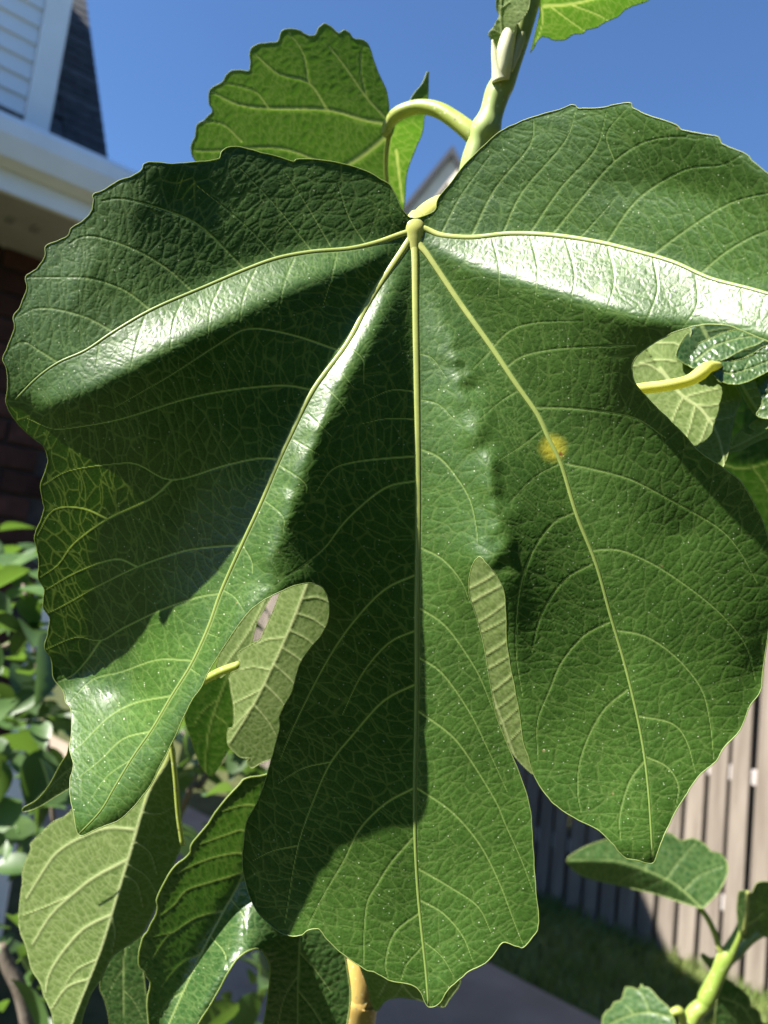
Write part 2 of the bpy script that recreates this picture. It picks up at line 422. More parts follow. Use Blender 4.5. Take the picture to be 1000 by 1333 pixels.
def blade(name, outline, hfun, D, mat, parent, step=2.5, mains=(), secs=(), tert=(22, 2.0), amp=1.0, proud=False,
          crumple=0.0, rim=True, seed=1, nseg=4, jag=0.0, rim_r=.5, label=None, pillow=0.0, vein_tube=None):
    """a leaf blade whose outline is given as seen in the picture; hfun(x, y) is its relief towards the camera (pixels at depth D)"""
    poly = catmull(np.asarray(outline, float), nseg, closed=True)
    if jag:
        r = np.random.default_rng(seed + 50); n = len(poly)
        tn = np.roll(poly, -1, 0) - np.roll(poly, 1, 0); tn /= np.linalg.norm(tn, axis=1)[:, None] + 1e-9
        nn = np.stack([tn[:, 1], -tn[:, 0]], 1)
        e = r.normal(0, 1, n); e = (e + np.roll(e, 1)) * .5
        poly = poly + nn * (e * jag)[:, None]
    lo = poly.min(0) - 3 * step; hi = poly.max(0) + 3 * step
    xs = np.arange(lo[0], hi[0], step); ys = np.arange(lo[1], hi[1], step)
    IN = inside_grid(poly, xs, ys)
    U = IN.copy()
    for dy in (-1, 0, 1):
        for dx in (-1, 0, 1): U |= np.roll(np.roll(IN, dy, 0), dx, 1)
    X, Y = np.meshgrid(xs, ys)
    lines = [(catmull(p, 4), a, b) for p, a, b in list(mains) + list(secs)]
    LD = line_field(lines, xs, ys) if lines else np.full(X.shape, 99.0)
    vein = 1 - sstep(LD, .5, 1.35)
    groove = np.exp(-(LD / 1.6) ** 2)
    RG = rungs(xs, ys, lines, LD, IN, tert[0], seed) if lines else []
    EC = cells(xs, ys, lines, tert[0] * .62, 1.9, seed) * 1.15 if lines else np.full(X.shape, 9.0)
    E = np.minimum(np.minimum(line_field(RG, xs, ys, 8.0), np.where(LD < 50, np.maximum(LD * 1.2 - .6, 0), 99.0)), EC) if RG else EC
    tl = 1 - sstep(E, .35, 1.25)
    bulge = sstep(E, 0, 4.0) * .75 + sstep(EC, 0, 8.0) * .25
    sg = -1.0 if not proud else .75
    rel = amp * (1.0 * bulge * (1.0 if not proud else .8) + sg * groove * 1.5 - (.5 * tl if not proud else -.45 * tl))
    if pillow:
        ld = line_field(lines, xs, ys, 40.0) if lines else LD
        rel += pillow * sstep(ld, 0, 14)
    if crumple:
        r = np.random.default_rng(seed + 9)
        nz = np.zeros(X.shape)
        for sc_, a_ in ((14, 1.0), (7, .6)):
            g = r.normal(0, 1, (int((ys[-1] - ys[0]) / sc_) + 4, int((xs[-1] - xs[0]) / sc_) + 4))
            nz += a_ * bilinear(blur(g, 1), xs[0], ys[0], sc_, X, Y)
        rel += crumple * nz
    # snap the outer ring to the outline
    ring = U & ~IN
    P = np.stack([X[ring], Y[ring]], 1); Q, _, _ = nearest_on_poly(P, poly)
    X[ring], Y[ring] = Q[:, 0], Q[:, 1]
    _, dist, _ = nearest_on_poly(np.stack([X[U], Y[U]], 1)[::1], poly) if U.sum() * len(poly) < 4e7 else (0, None, 0)
    idx = -np.ones(U.shape, int); idx[U] = np.arange(U.sum())
    x, y = X[U], Y[U]
    H = hfun(x, y) + rel[U]
    V = at(x, y, D * (1 - H / F))
    a, b, c, d = idx[:-1, :-1], idx[:-1, 1:], idx[1:, 1:], idx[1:, :-1]
    anyin = IN[:-1, :-1] | IN[:-1, 1:] | IN[1:, 1:] | IN[1:, :-1]
    ok = anyin & (a >= 0) & (b >= 0) & (c >= 0) & (d >= 0)
    quads = np.stack([a[ok], d[ok], c[ok], b[ok]], 1)
    org = V.mean(0) if parent is None else np.array(world_loc(parent))
    me = bpy.data.meshes.new(name)
    nv, nf = len(V), len(quads)
    me.vertices.add(nv); me.vertices.foreach_set('co', V.astype(np.float32).ravel())
    me.loops.add(nf * 4); me.loops.foreach_set('vertex_index', quads.astype(np.int32).ravel())
    me.polygons.add(nf); me.polygons.foreach_set('loop_start', np.arange(0, nf * 4, 4, dtype=np.int32))
    me.update(calc_edges=True)
    me.polygons.foreach_set('use_smooth', np.ones(nf, bool))
    ua = me.attributes.new('leafuv', 'FLOAT_VECTOR', 'POINT')
    ua.data.foreach_set('vector', np.stack([x, y, np.zeros_like(x)], 1).astype(np.float32).ravel())
    fa = me.attributes.new('fields', 'FLOAT_COLOR', 'POINT')
    ed = np.zeros_like(x) if dist is None else 1 - sstep(dist, .3, 2.2)
    fa.data.foreach_set('color', np.stack([vein[U], tl[U], ed, np.ones_like(x)], 1).astype(np.float32).ravel())
    me.materials.append(mat)
    o = bpy.data.objects.new(name, me); COL.objects.link(o)
    o.parent = parent; o.matrix_parent_inverse = Matrix.Translation(-Vector(world_loc(parent)))
    if label: o['label'] = label
    if rim:
        k = max(1, int(len(poly) / 900))
        pp = poly[::k]
        RP = at(pp[:, 0], pp[:, 1], D * (1 - (hfun(pp[:, 0], pp[:, 1]) + .2) / F))
        Vr, Fr = tube_data(RP, np.full(len(RP), rim_r * D / F), sides=5, closed=True)
        mesh_obj('margin', Vr, Fr, MAT['rim'], o)
    for pts, a_, b_ in mains:
        if vein_tube is None: break
        cp = catmull(pts, 5); n = len(cp)
        t = np.linspace(0, 1, n); rad = (a_ + (b_ - a_) * t ** .7) * vein_tube
        PP = at(cp[:, 0], cp[:, 1], D * (1 - (hfun(cp[:, 0], cp[:, 1]) - rad * (-.1 if proud else .1)) / F))
        Vr, Fr = tube_data(PP, rad * D / F, sides=10, flat=.42)
        vo = mesh_obj('vein', Vr, Fr, MAT['mainvein'] if name == 'leaf' and not proud else MAT['vein'], o)
        al_ = vo.data.attributes.new('along', 'FLOAT', 'POINT'); al_.data.foreach_set('value', np.repeat(t, 10).astype(np.float32))
    return o

def fold_h(mid, gx=0., gy=0., fl=0., fr=0., x0=0., y0=0., soft=6., bow=0., off=0.):
    mid = catmull(mid, 4)
    def h(x, y):
        P = np.stack([np.asarray(x, float), np.asarray(y, float)], 1)
        _, d, s = nearest_on_poly(P, mid, closed=False)
        d = np.sqrt(d * d + soft * soft) - soft
        return off + gx * (P[:, 0] - x0) + gy * (P[:, 1] - y0) + np.where(s > 0, fl, fr) * d - bow * d * d / 100.
    return h

# ------------------------------------------------------------------ the setting: ground, house, fence
def box_data(sx, sy, sz, bevel=0.0):
    x, y, z = sx / 2, sy / 2, sz / 2; b = min(bevel, x * .45, y * .45, z * .45)
    if b <= 0:
        v = [(-x, -y, -z), (x, -y, -z), (x, y, -z), (-x, y, -z), (-x, -y, z), (x, -y, z), (x, y, z), (-x, y, z)]
        f = [(0, 3, 2, 1), (4, 5, 6, 7), (0, 1, 5, 4), (1, 2, 6, 5), (2, 3, 7, 6), (3, 0, 4, 7)]
        return v, f
    import bmesh
    bm = bmesh.new(); bmesh.ops.create_cube(bm, size=1.0)
    for q in bm.verts: q.co = Vector((q.co.x * sx, q.co.y * sy, q.co.z * sz))
    bmesh.ops.bevel(bm, geom=list(bm.edges), offset=b, segments=1, affect='EDGES')
    bm.verts.index_update()
    v = [tuple(q.co) for q in bm.verts]; f = [tuple(q.index for q in fc.verts) for fc in bm.faces]; bm.free()
    return v, f
def box_mesh(name, sx, sy, sz, mat, bevel=0.0):
    v, f = box_data(sx, sy, sz, bevel); me = bpy.data.meshes.new(name); me.from_pydata(v, [], f); me.materials.append(mat); me.update(); return me
def place(name, me, loc, ang, parent, tilt=0.0, tilt_axis='x', scale=1.0):
    o = bpy.data.objects.new(name, me); COL.objects.link(o)
    if parent:
        o.parent = parent; o.matrix_parent_inverse = Matrix.Translation(-Vector(world_loc(parent)))
    o.scale = (scale,) * 3
    o.location = tuple(loc); o.rotation_euler = (tilt if tilt_axis == 'x' else 0, tilt if tilt_axis == 'y' else 0, ang)
    return o

FD = np.array([-0.6212, 0.7837, 0.0])        # the fence's run, away from us; the house runs across it
HD = np.array([0.7837, 0.6212, 0.0])
F_A = np.array([1.6803, 4.3278, 0.0])        # a point on the fence line
FN = -HD                                     # the fence's face towards us
HS = 1.15                                    # size of the house
E1 = on_plane(141, 224, Z, [0, 0, 1.55 + 1.10 * HS])     # end of the eave
def hp(al, k, z): return np.array([*(E1 + (HD * al + FD * k) * HS)[:2], 1.55 + (z - 1.55) * HS])
H_ANG = math.atan2(HD[1], HD[0])

m_soil = simple_mat('lawn soil', (.035, .045, .015), (.07, .075, .03), 6, .9, .1, .4, .01)
m_patio = simple_mat('concrete slab', (.20, .155, .115), (.26, .21, .16), 3, .85, .2, .3, .004)
m_grass = simple_mat('grass blade', (.10, .16, .03), (.19, .23, .07), 3, .6, .3, .1, .001, trans=((.14, .25, .03), .3))
m_picket = simple_mat('weathered picket', (.108, .09, .072), (.168, .144, .118), 9, .8, .2, .4, .003, stretch=(3, 3, .25), obj_rand=.18)
m_rail = simple_mat('pale rail', (.27, .25, .235), (.34, .31, .3), 8, .8, .2, .3, .003)
m_brick = simple_mat('dark red brick', (.045, .020, .017), (.075, .032, .026), 25, .85, .2, .5, .003, obj_rand=.35)
m_mortar = simple_mat('grey mortar', (.06, .052, .05), (.08, .072, .068), 30, .9, .1, .4, .002)
m_white = simple_mat('white vinyl siding', (.74, .75, .77), (.80, .81, .82), 8, .5, .3, .05, .001)
m_trim = simple_mat('white painted trim', (.76, .77, .78), (.81, .82, .83), 10, .45, .35, .05, .001)
m_soffit = simple_mat('off white soffit', (.34, .33, .31), (.40, .39, .37), 10, .6, .3, .05, .001)
m_shingle = simple_mat('charcoal shingle', (.035, .038, .042), (.07, .073, .08), 40, .9, .2, .6, .003, obj_rand=.25)
m_ventdark = simple_mat('soffit vent', (.22, .21, .2), (.28, .27, .25), 10, .7, .2, .05, .001)
m_tan = simple_mat('tan rake board', (.66, .56, .43), (.74, .64, .52), 8, .6, .3, .05, .001)
m_fbrick = simple_mat('far brown brick', (.10, .06, .045), (.16, .10, .075), 14, .9, .1, .2, .003)

g = mesh_obj('lawn', [(-60, -20, 0), (60, -20, 0), (60, 160, 0), (-60, 160, 0)], [(0, 1, 2, 3)], m_soil, smooth=False)
prop(g, 'shaded and sunlit lawn ground between patio and fence', kind='structure')

# patio slab: its edge runs with the fence
pa = on_plane(640, 1255, Z, [0, 0, .04]); pb = on_plane(790, 1333, Z, [0, 0, .04])
pd = (pa - pb); pd /= np.linalg.norm(pd); pn = np.array([pd[1], -pd[0], 0])
if pn @ (CAM - pa) < 0: pn = -pn
q0, q1 = pb - pd * 3.0, pa + pd * 6.0
c4 = [q0, q1, q1 + pn * 1.3, q0 + pn * 1.3]
v = [(*c[:2], .04) for c in c4] + [(*c[:2], -.1) for c in c4]
po = mesh_obj('patio', v, [(0, 1, 2, 3), (0, 4, 5, 1), (1, 5, 6, 2), (2, 6, 7, 3), (3, 7, 4, 0)], m_patio, smooth=False)
prop(po, 'grey concrete patio slab at the edge of the lawn', kind='structure')

# grass blades between the patio edge and the fence
gv, gf = [], []
n_g = 26000
base = rng.uniform(0, 1, (n_g, 2))
for s_, t_ in base:
    al = -1.8 + 4.6 * s_                                      # along the fence
    dd = (t_ ** 1.0) * 1.25 - .04                             # away from the fence towards us
    p = F_A + FD * al + FN * dd
    if (p - pa) @ pn > -.01: continue
    h_ = random.uniform(.03, .075) * (1.5 if dd < .06 else 1); a_ = random.uniform(0, 6.283); wd = random.uniform(.002, .004)
    dx, dy = math.cos(a_), math.sin(a_); l_ = random.uniform(.2, .9) * h_
    k = len(gv)
    gv += [(p[0] - dy * wd, p[1] + dx * wd, 0), (p[0] + dy * wd, p[1] - dx * wd, 0), (p[0] + dx * l_ * .4 + dy * wd * .7, p[1] + dy * l_ * .4 - dx * wd * .7, h_ * .6),
           (p[0] + dx * l_ * .4 - dy * wd * .7, p[1] + dy * l_ * .4 + dx * wd * .7, h_ * .6), (p[0] + dx * l_, p[1] + dy * l_, h_)]
    gf += [(k, k + 1, k + 2, k + 3), (k + 3, k + 2, k + 4)]
go = mesh_obj('grass', gv, gf, m_grass)
prop(go, 'short mown grass along the foot of the wooden fence', 'grass', kind='stuff')

# fence of upright pickets on rails
fence = empty('picket_fence', tuple(F_A))
prop(fence, 'weathered wooden picket fence behind the fig, half shaded by the house', 'fence')
PW, PS = .091, .116
pick = bpy.data.meshes.new('picket')
x_, t_, hh = PW / 2, .012, 1.82
pv = []
for yy in (-t_ / 2, t_ / 2): pv += [(-x_, yy, .03), (x_, yy, .03), (x_, yy, hh - .03), (x_ - .025, yy, hh), (-x_ + .025, yy, hh), (-x_, yy, hh - .03)]
pf = [(0, 1, 2, 3, 4, 5), (11, 10, 9, 8, 7, 6)] + [(i, i + 6, (i + 1) % 6 + 6, (i + 1) % 6) for i in range(6)]
pick.from_pydata(pv, [], [f[::-1] for f in pf]); pick.materials.append(m_picket); pick.update()
f_ang = math.atan2(FD[1], FD[0])
for i in range(-16, 52):
    p = F_A + FD * (i * PS) + FN * random.uniform(-.002, .002)
    place('picket', pick, (p[0], p[1], random.uniform(-.012, .008)), f_ang + random.uniform(-.02, .02), fence, random.uniform(-.006, .006), 'y')
for i in range(-16, 52):
    p = F_A + FD * ((i + .5) * PS) - FN * (.055 + random.uniform(-.002, .002))
    place('picket', pick, (p[0], p[1], random.uniform(-.012, .008)), f_ang + random.uniform(-.02, .02), fence, random.uniform(-.006, .006), 'y')
for zz in (.36, .98, 1.58):
    me = box_mesh('rail', 8.0, .036, .075, m_rail, .004); p = F_A + FD * 2.0 - FN * .0275
    place('rail', me, (p[0], p[1], zz), f_ang, fence)
for k in range(4):
    me = box_mesh('post', .09, .09, 1.75, m_rail, .004); p = F_A + FD * (-1.5 + 2.4 * k) - FN * .112
    place('post', me, (p[0], p[1], .875), f_ang, fence)

# brick house at the left
house = empty('brick_house', tuple(hp(-1.5, 1.0, 0)))
prop(house, 'dark brick house with white eave, white siding and charcoal shingles at upper left', 'house')
def hquad(name, pts, mat, parent=house, smooth=False): return mesh_obj(name, pts, [tuple(range(len(pts)))], mat, parent, smooth)
KW = .42                                                       # wall stands this far behind the gutter
L_ = -5.0
def prism(name, a0, a1, prof, mat, parent=house):              # profile (k, z) swept along the house
    n = len(prof); v = [hp(a0, k, z) for k, z in prof] + [hp(a1, k, z) for k, z in prof]
    f = [tuple(range(n))[::-1], tuple(range(n, 2 * n))] + [(i, (i + 1) % n, (i + 1) % n + n, i + n) for i in range(n)]
    return mesh_obj(name, v, f, mat, parent, False)
wall = prism('wall', L_, .16, [(KW + .012, 0), (KW + .35, 0), (KW + .35, 2.52), (KW + .012, 2.52)], m_mortar)
brick = box_mesh('brick', .190, .03, .064, m_brick, .003)
for r_ in range(34):
    z = .04 + r_ * .074
    if z > 2.49: break
    for c_ in range(9):
        al = .06 - c_ * .2 - (.1 if r_ % 2 else 0)
        p = hp(al, KW + .012 + random.uniform(-.002, .002), z)
        place('brick', brick, p, H_ANG, wall, scale=HS)
half = box_mesh('brick', .09, .03, .064, m_brick, .003)
gable = mesh_obj('gable_wall', [hp(-.021, KW + .35, 0), hp(-.021, 3.4, 0), hp(-.021, 3.4, 2.5), hp(-.021, 1.9, 4.02), hp(-.021, .95, 3.9), hp(-.021, KW + .35, 3.1)],
                 [(0, 1, 2, 3, 4, 5)], m_white, house, False)
prism('soffit', L_, .26, [(.02, 2.505), (KW + .3, 2.505), (KW + .3, 2.53), (.02, 2.53)], m_soffit)
for al in (-.11, -.175):                                         # small vents in the soffit
    place('soffit_vent', box_mesh('soffit_vent', .018, .05, .006, m_ventdark), hp(al, .2, 2.504), H_ANG, house, scale=HS)
prism('fascia', L_, .264, [(.0, 2.49), (.019, 2.49), (.019, 2.64), (.0, 2.64)], m_trim)
prism('gutter', L_, .268, [(-.005, 2.545), (-.055, 2.552), (-.075, 2.60), (-.075, 2.635), (-.068, 2.65), (-.062, 2.635), (-.062, 2.606), (-.05, 2.566), (-.005, 2.558)], m_trim)
# main roof slope with rows of shingles, seen past the end of the siding
PIT = 1.44
roof = prism('roof', L_, .0, [(-.02, 2.62), (.95, 2.62 + .97 * PIT), (1.9, 4.14), (3.5, 2.6), (3.5, 2.5), (1.9, 4.04), (.95, 2.5 + .97 * PIT), (.03, 2.52 + .05)], m_shingle)
sl = math.atan(PIT)
shg = box_mesh('shingle', .118, .10, .007, m_shingle, .0015)
for r_ in range(22):
    for c_ in range(4):
        s_ = .02 + r_ * .055
        al = -.06 - c_ * .12 - (.06 if r_ % 2 else 0) + (.0 if r_ % 2 == 0 else .06)
        if c_ == 0 and r_ % 2: al = -.06
        p = hp(al - (.06 if r_ % 2 else 0) * (c_ > 0), -.02 + s_ * math.cos(sl) - .006 * math.sin(sl), 2.62 + s_ * math.sin(sl) + .006 * math.cos(sl) + .002)
        place('shingle', shg, p, H_ANG, roof, sl - .06, scale=HS)
# wall dormer with lap siding, flush with the eave
SID = -.163
dorm = prism('dormer_wall', L_, SID - .002, [(.03, 2.64), (.9, 2.64), (.9, 3.68), (.03, 3.30)], m_white)
pl = bpy.data.meshes.new('siding_plank')
ps_ = .05; Lp = 2.2
pv = [(-Lp, -.010, 0), (0, -.010, 0), (0, 0, 0), (-Lp, 0, 0), (-Lp, -.001, ps_ + .006), (0, -.001, ps_ + .006), (0, .003, ps_ + .006), (-Lp, .003, ps_ + .006)]
pl.from_pydata(pv, [], [(0, 1, 5, 4), (0, 3, 2, 1), (1, 2, 6, 5), (4, 5, 6, 7), (0, 4, 7, 3), (2, 3, 7, 6)]); pl.materials.append(m_white); pl.update()
for i in range(12):
    place('siding_plank', pl, hp(SID - .062, .028, 2.66 + i * ps_), H_ANG, dorm, scale=HS)
place('corner_board', box_mesh('corner_board', .06, .03, .66, m_trim, .002), hp(SID - .03, .014, 2.64 + .33), H_ANG, house, scale=HS)
# downspout
dp = on_plane(30, 960, FD, E1 + FD * (KW - .07) * HS)
dal = (dp - E1) @ HD / HS
place('downspout', box_mesh('downspout', .058, .045, 2.45, m_trim, .006), hp(dal, KW - .07, 1.26), H_ANG, house, scale=HS)

# far house whose gable shows behind the leaf base
D_H = 14.0
ap = at(588, 203, D_H); lf = at(527, 283, D_H)
hx = rt - (rt @ Z) * Z; hx /= np.linalg.norm(hx); hy = np.cross(Z, hx)
far = empty('far_house', (ap[0], ap[1] + 3, 0))
prop(far, 'distant house gable with tan rake board behind the leaf stalk', 'house')
dx_ = (lf - ap) @ hx; dz_ = (lf - ap)[2]; k_ = dz_ / dx_
W2 = 3.6
def fp(a, b, c): return ap + hx * a + hy * b + Z * c
ez = -W2 * k_
mesh_obj('wall', [fp(-W2 + .3, .3, -ap[2]), fp(W2 - .3, .3, -ap[2]), fp(W2 - .3, .3, ez + .1), fp(0, .3, -.35), fp(-W2 + .3, .3, ez + .1)], [(0, 1, 2, 3, 4)], m_fbrick, far, False)
for sgn in (-1, 1):
    e_ = lambda t, b, c: fp(sgn * W2 * t, b, ez * t + c)
    mesh_obj('rake_board', [e_(0, 0, -.02), e_(1, 0, -.02), e_(1, 0, -.5), e_(0, 0, -.5), e_(0, .06, -.02), e_(1, .06, -.02), e_(1, .06, -.5), e_(0, .06, -.5)],
             [(0, 1, 2, 3), (4, 7, 6, 5), (0, 4, 5, 1), (3, 2, 6, 7), (0, 3, 7, 4), (1, 5, 6, 2)], m_tan, far, False)
    mesh_obj('roof', [e_(0, -.08, .16), e_(1, -.08, .16), e_(1, 8, .16), e_(0, 8, .16), e_(0, -.08, -.01), e_(1, -.08, -.01), e_(1, 8, -.01), e_(0, 8, -.01)],
             [(0, 1, 2, 3), (4, 7, 6, 5), (0, 4, 5, 1), (2, 6, 7, 3), (1, 5, 6, 2), (0, 3, 7, 4)], m_shingle, far, False)

# ------------------------------------------------------------------ the fig tree
O3 = at(500, 1500, .45)
fig = empty('fig_tree', tuple(O3))
prop(fig, 'fig tree with one huge glossy lobed leaf filling the view', 'fig tree')

# --- the great leaf
HD_ = 0.30
outline = [(540, 284), (526, 276), (510, 244), (494, 232), (470, 220), (430, 210), (390, 207), (382, 210), (362, 204), (334, 197), (310, 191), (296, 192), (288, 199), (283, 207),
 (254, 211), (224, 213), (197, 211), (187, 214), (185, 221), (170, 230), (153, 236), (136, 247), (122, 253), (122, 262), (119, 275), (109, 287), (93, 297), (89, 306), (75, 314), (60, 320),
 (59, 333), (48, 350), (34, 360), (35, 376), (26, 400), (18, 412), (19, 428), (10, 452), (4, 468), (9, 480), (10, 504), (8, 524), (18, 544), (36, 564), (56, 580), (62, 596), (60, 612), (53, 632), (56, 652),
 (57, 665), (52, 680), (45, 698), (48, 714), (51, 733), (50, 752), (58, 768), (56, 790), (64, 803), (63, 822), (58, 842), (67, 858), (70, 883), (82, 899), (86, 915), (93, 925), (93, 954), (91, 976), (96, 994), (92, 1012),
 (91, 1034), (96, 1058), (103, 1087), (120, 1082), (136, 1075), (156, 1067), (176, 1048), (196, 1022), (208, 998), (222, 972), (234, 946), (249, 913), (261, 896), (268, 882), (280, 860), (299, 831), (316, 806), (333, 788),
 (364, 771), (383, 763), (402, 759), (417, 762), (425, 771), (429, 788), (428, 807), (419, 826), (405, 843), (393, 860), (386, 879), (380, 901), (371, 918), (364, 932), (364, 946), (359, 970), (352, 994), (344, 1020), (334, 1046),
 (321, 1071), (317, 1101), (316, 1130), (323, 1160), (334, 1185), (350, 1202), (369, 1216), (390, 1218), (403, 1210), (416, 1210), (426, 1223), (443, 1239), (474, 1261), (489, 1266), (510, 1277), (535, 1282), (548, 1292),
 (558, 1311), (573, 1305), (582, 1290), (598, 1275), (613, 1263), (632, 1254), (645, 1239), (655, 1227), (670, 1231), (682, 1233), (695, 1218), (701, 1206), (701, 1185), (698, 1160), (696, 1126), (693, 1084), (690, 1050), (680, 1017),
 (661, 969), (647, 934), (641, 904), (634, 864), (627, 826), (618, 796), (611, 772), (612, 747), (618, 731), (625, 725), (634, 734), (647, 750), (656, 769), (659, 801), (660, 834), (665, 869), (672, 904), (677, 931), (681, 963), (688, 987),
 (697, 1013), (711, 1035), (728, 1052), (752, 1067), (776, 1079), (793, 1093), (803, 1106), (816, 1117), (830, 1120), (849, 1124), (856, 1110), (864, 1089), (878, 1059), (895, 1032), (912, 1008), (932, 991), (942, 974), (963, 950), (976, 920), (990, 900),
 (993, 876), (998, 841), (1003, 800), (1004, 760), (1000, 700), (980, 652), (961, 624), (937, 606), (910, 587), (888, 563), (866, 542), (848, 523), (832, 506), (824, 491), (824, 473), (835, 458), (856, 444), (880, 432), (904, 425), (928, 422),
 (955, 426), (979, 436), (1003, 446), (1040, 462), (1075, 462), (1105, 435), (1118, 400), (1108, 350), (1090, 310), (1060, 275), (1030, 248), (1002, 228), (980, 210), (972, 201), (955, 194), (940, 187), (935, 178), (920, 175), (890, 170), (880, 162), (850, 152), (827, 142), (820, 134),
 (800, 136), (785, 140), (755, 141), (747, 137), (730, 142), (695, 152), (670, 162), (650, 172), (630, 190), (605, 215), (585, 240), (570, 260), (565, 275)]
# relief lines (x, y, height towards us): veins lie in valleys, soft ridges run between them
V_M = [(540, 300, 0), (541, 400, 5), (544, 580, 11), (545, 680, 14), (543, 800, 15), (543, 870, 12), (542, 940, 14), (540, 1063, 18), (544, 1160, 26), (554, 1260, 44), (558, 1311, 58)]
V_L1 = [(540, 300, 0), (524, 304, 2), (490, 316, 7), (454, 324, 13), (406, 328, 20), (362, 336, 28), (322, 350, 37), (270, 372, 52), (200, 402, 76), (148, 432, 88), (112, 456, 92), (76, 472, 94), (48, 492, 93), (20, 520, 90)]
V_L2 = [(540, 300, 0), (528, 320, 1), (500, 362, 6), (478, 398, 12), (452, 448, 29), (408, 508, 43), (380, 564, 50), (360, 608, 54), (340, 656, 56), (316, 708, 56), (288, 771, 55), (272, 816, 60), (250, 864, 67), (224, 906, 73), (198, 950, 80), (173, 986, 86), (150, 1024, 92), (131, 1056, 95), (104, 1085, 94)]
V_R2 = [(540, 300, 0), (548, 320, 1), (560, 336, 3), (600, 396, 11), (640, 452, 22), (672, 500, 31), (700, 540, 37), (715, 572, 41), (731, 605, 44), (751, 671, 47), (776, 734, 48), (795, 802, 49), (815, 871, 53), (834, 954, 66), (844, 1027, 84), (850, 1120, 106)]
V_R1 = [(540, 300, 0), (552, 297, 1), (575, 306, 6), (615, 309, 18), (665, 304, 36), (720, 306, 60), (780, 315, 91), (840, 330, 124), (880, 342, 147), (925, 362, 175), (975, 375, 204), (1010, 385, 225), (1060, 400, 248), (1112, 408, 262)]
R_Lr = [(530, 330, 5), (508, 372, 18), (478, 430, 38), (448, 490, 55), (420, 550, 68), (395, 600, 78), (375, 660, 86), (358, 710, 90), (350, 752, 92)]
R_L1 = [(505, 325, 12), (450, 347, 32), (400, 364, 50), (350, 386, 68), (300, 412, 84), (240, 442, 99), (180, 476, 108), (120, 508, 106), (60, 534, 98)]
R_Rr = [(552, 345, 4), (565, 390, 12), (588, 460, 29), (604, 492, 38), (618, 560, 55), (632, 600, 64), (644, 640, 72), (652, 680, 78), (656, 728, 81)]
R_R1 = [(560, 318, 9), (600, 340, 30), (650, 357, 58), (700, 372, 87), (750, 388, 116), (800, 404, 144), (850, 418, 165), (905, 425, 184)]
E_M = [(526, 276, 6), (510, 244, 6), (470, 220, 12), (382, 210, 26), (330, 197, 38), (296, 192, 46), (258, 211, 56), (224, 213, 69), (187, 214, 76), (153, 236, 79), (122, 258, 82), (59, 325, 86), (18, 412, 91), (4, 468, 94), (8, 524, 88), (36, 564, 66), (53, 632, 40), (46, 700, 14), (58, 800, -22), (66, 860, -44), (76, 893, -50), (93, 925, -30), (91, 976, 22), (91, 1034, 66), (103, 1087, 94),
       (136, 1075, 98), (176, 1048, 100), (208, 998, 98), (234, 946, 97), (268, 882, 94), (299, 831, 98), (333, 788, 99), (364, 771, 97), (402, 759, 81), (425, 771, 66), (429, 800, 54), (419, 826, 46), (393, 860, 40), (371, 918, 34), (352, 994, 30), (334, 1046, 29), (316, 1130, 28), (334, 1185, 30), (369, 1216, 34),
       (403, 1210, 42), (443, 1239, 48), (510, 1277, 54), (558, 1311, 58), (598, 1275, 56), (645, 1239, 56), (682, 1233, 58), (701, 1206, 54), (698, 1160, 50), (693, 1084, 45), (680, 1017, 42), (661, 969, 40), (641, 904, 40), (627, 826, 42), (611, 772, 50), (618, 731, 70), (625, 725, 78), (647, 750, 80), (656, 769, 77), (660, 834, 66), (672, 904, 60), (688, 987, 62), (711, 1035, 72),
       (752, 1067, 84), (803, 1106, 100), (849, 1124, 106), (878, 1059, 92), (912, 1008, 80), (963, 950, 68), (993, 876, 58), (1003, 780, 86), (980, 652, 108), (937, 606, 104), (888, 563, 104), (848, 523, 104), (824, 480, 120), (856, 444, 152), (904, 425, 184), (955, 426, 216), (1003, 446, 240), (1075, 462, 270), (1118, 400, 266), (1090, 310, 268), (1030, 248, 252), (980, 210, 234), (935, 178, 214), (880, 162, 184), (820, 134, 149), (747, 137, 102), (670, 162, 58), (605, 215, 20), (565, 275, 2)]
X_I = [[(190, 570, 76), (150, 630, 40), (120, 700, 4), (120, 780, -28), (120, 850, -48), (112, 885, -52)], [(300, 560, 64), (240, 660, 36), (205, 760, 10), (180, 840, -20), (170, 885, -20)], [(150, 905, -24), (185, 900, 4)],
       [(730, 465, 78), (790, 510, 94)], [(780, 240, 100), (850, 240, 137), (930, 260, 186)], [(640, 250, 30), (700, 240, 60)], [(170, 270, 79), (240, 262, 59), (330, 262, 36), (430, 265, 16)], [(120, 340, 88), (90, 400, 92)],
       [(880, 690, 70), (930, 720, 84)], [(885, 850, 60), (895, 880, 62)], [(696, 800, 62), (700, 860, 60), (720, 960, 64)]]
GX0, GY0, GX1, GY1 = -60, 90, 1180, 1360
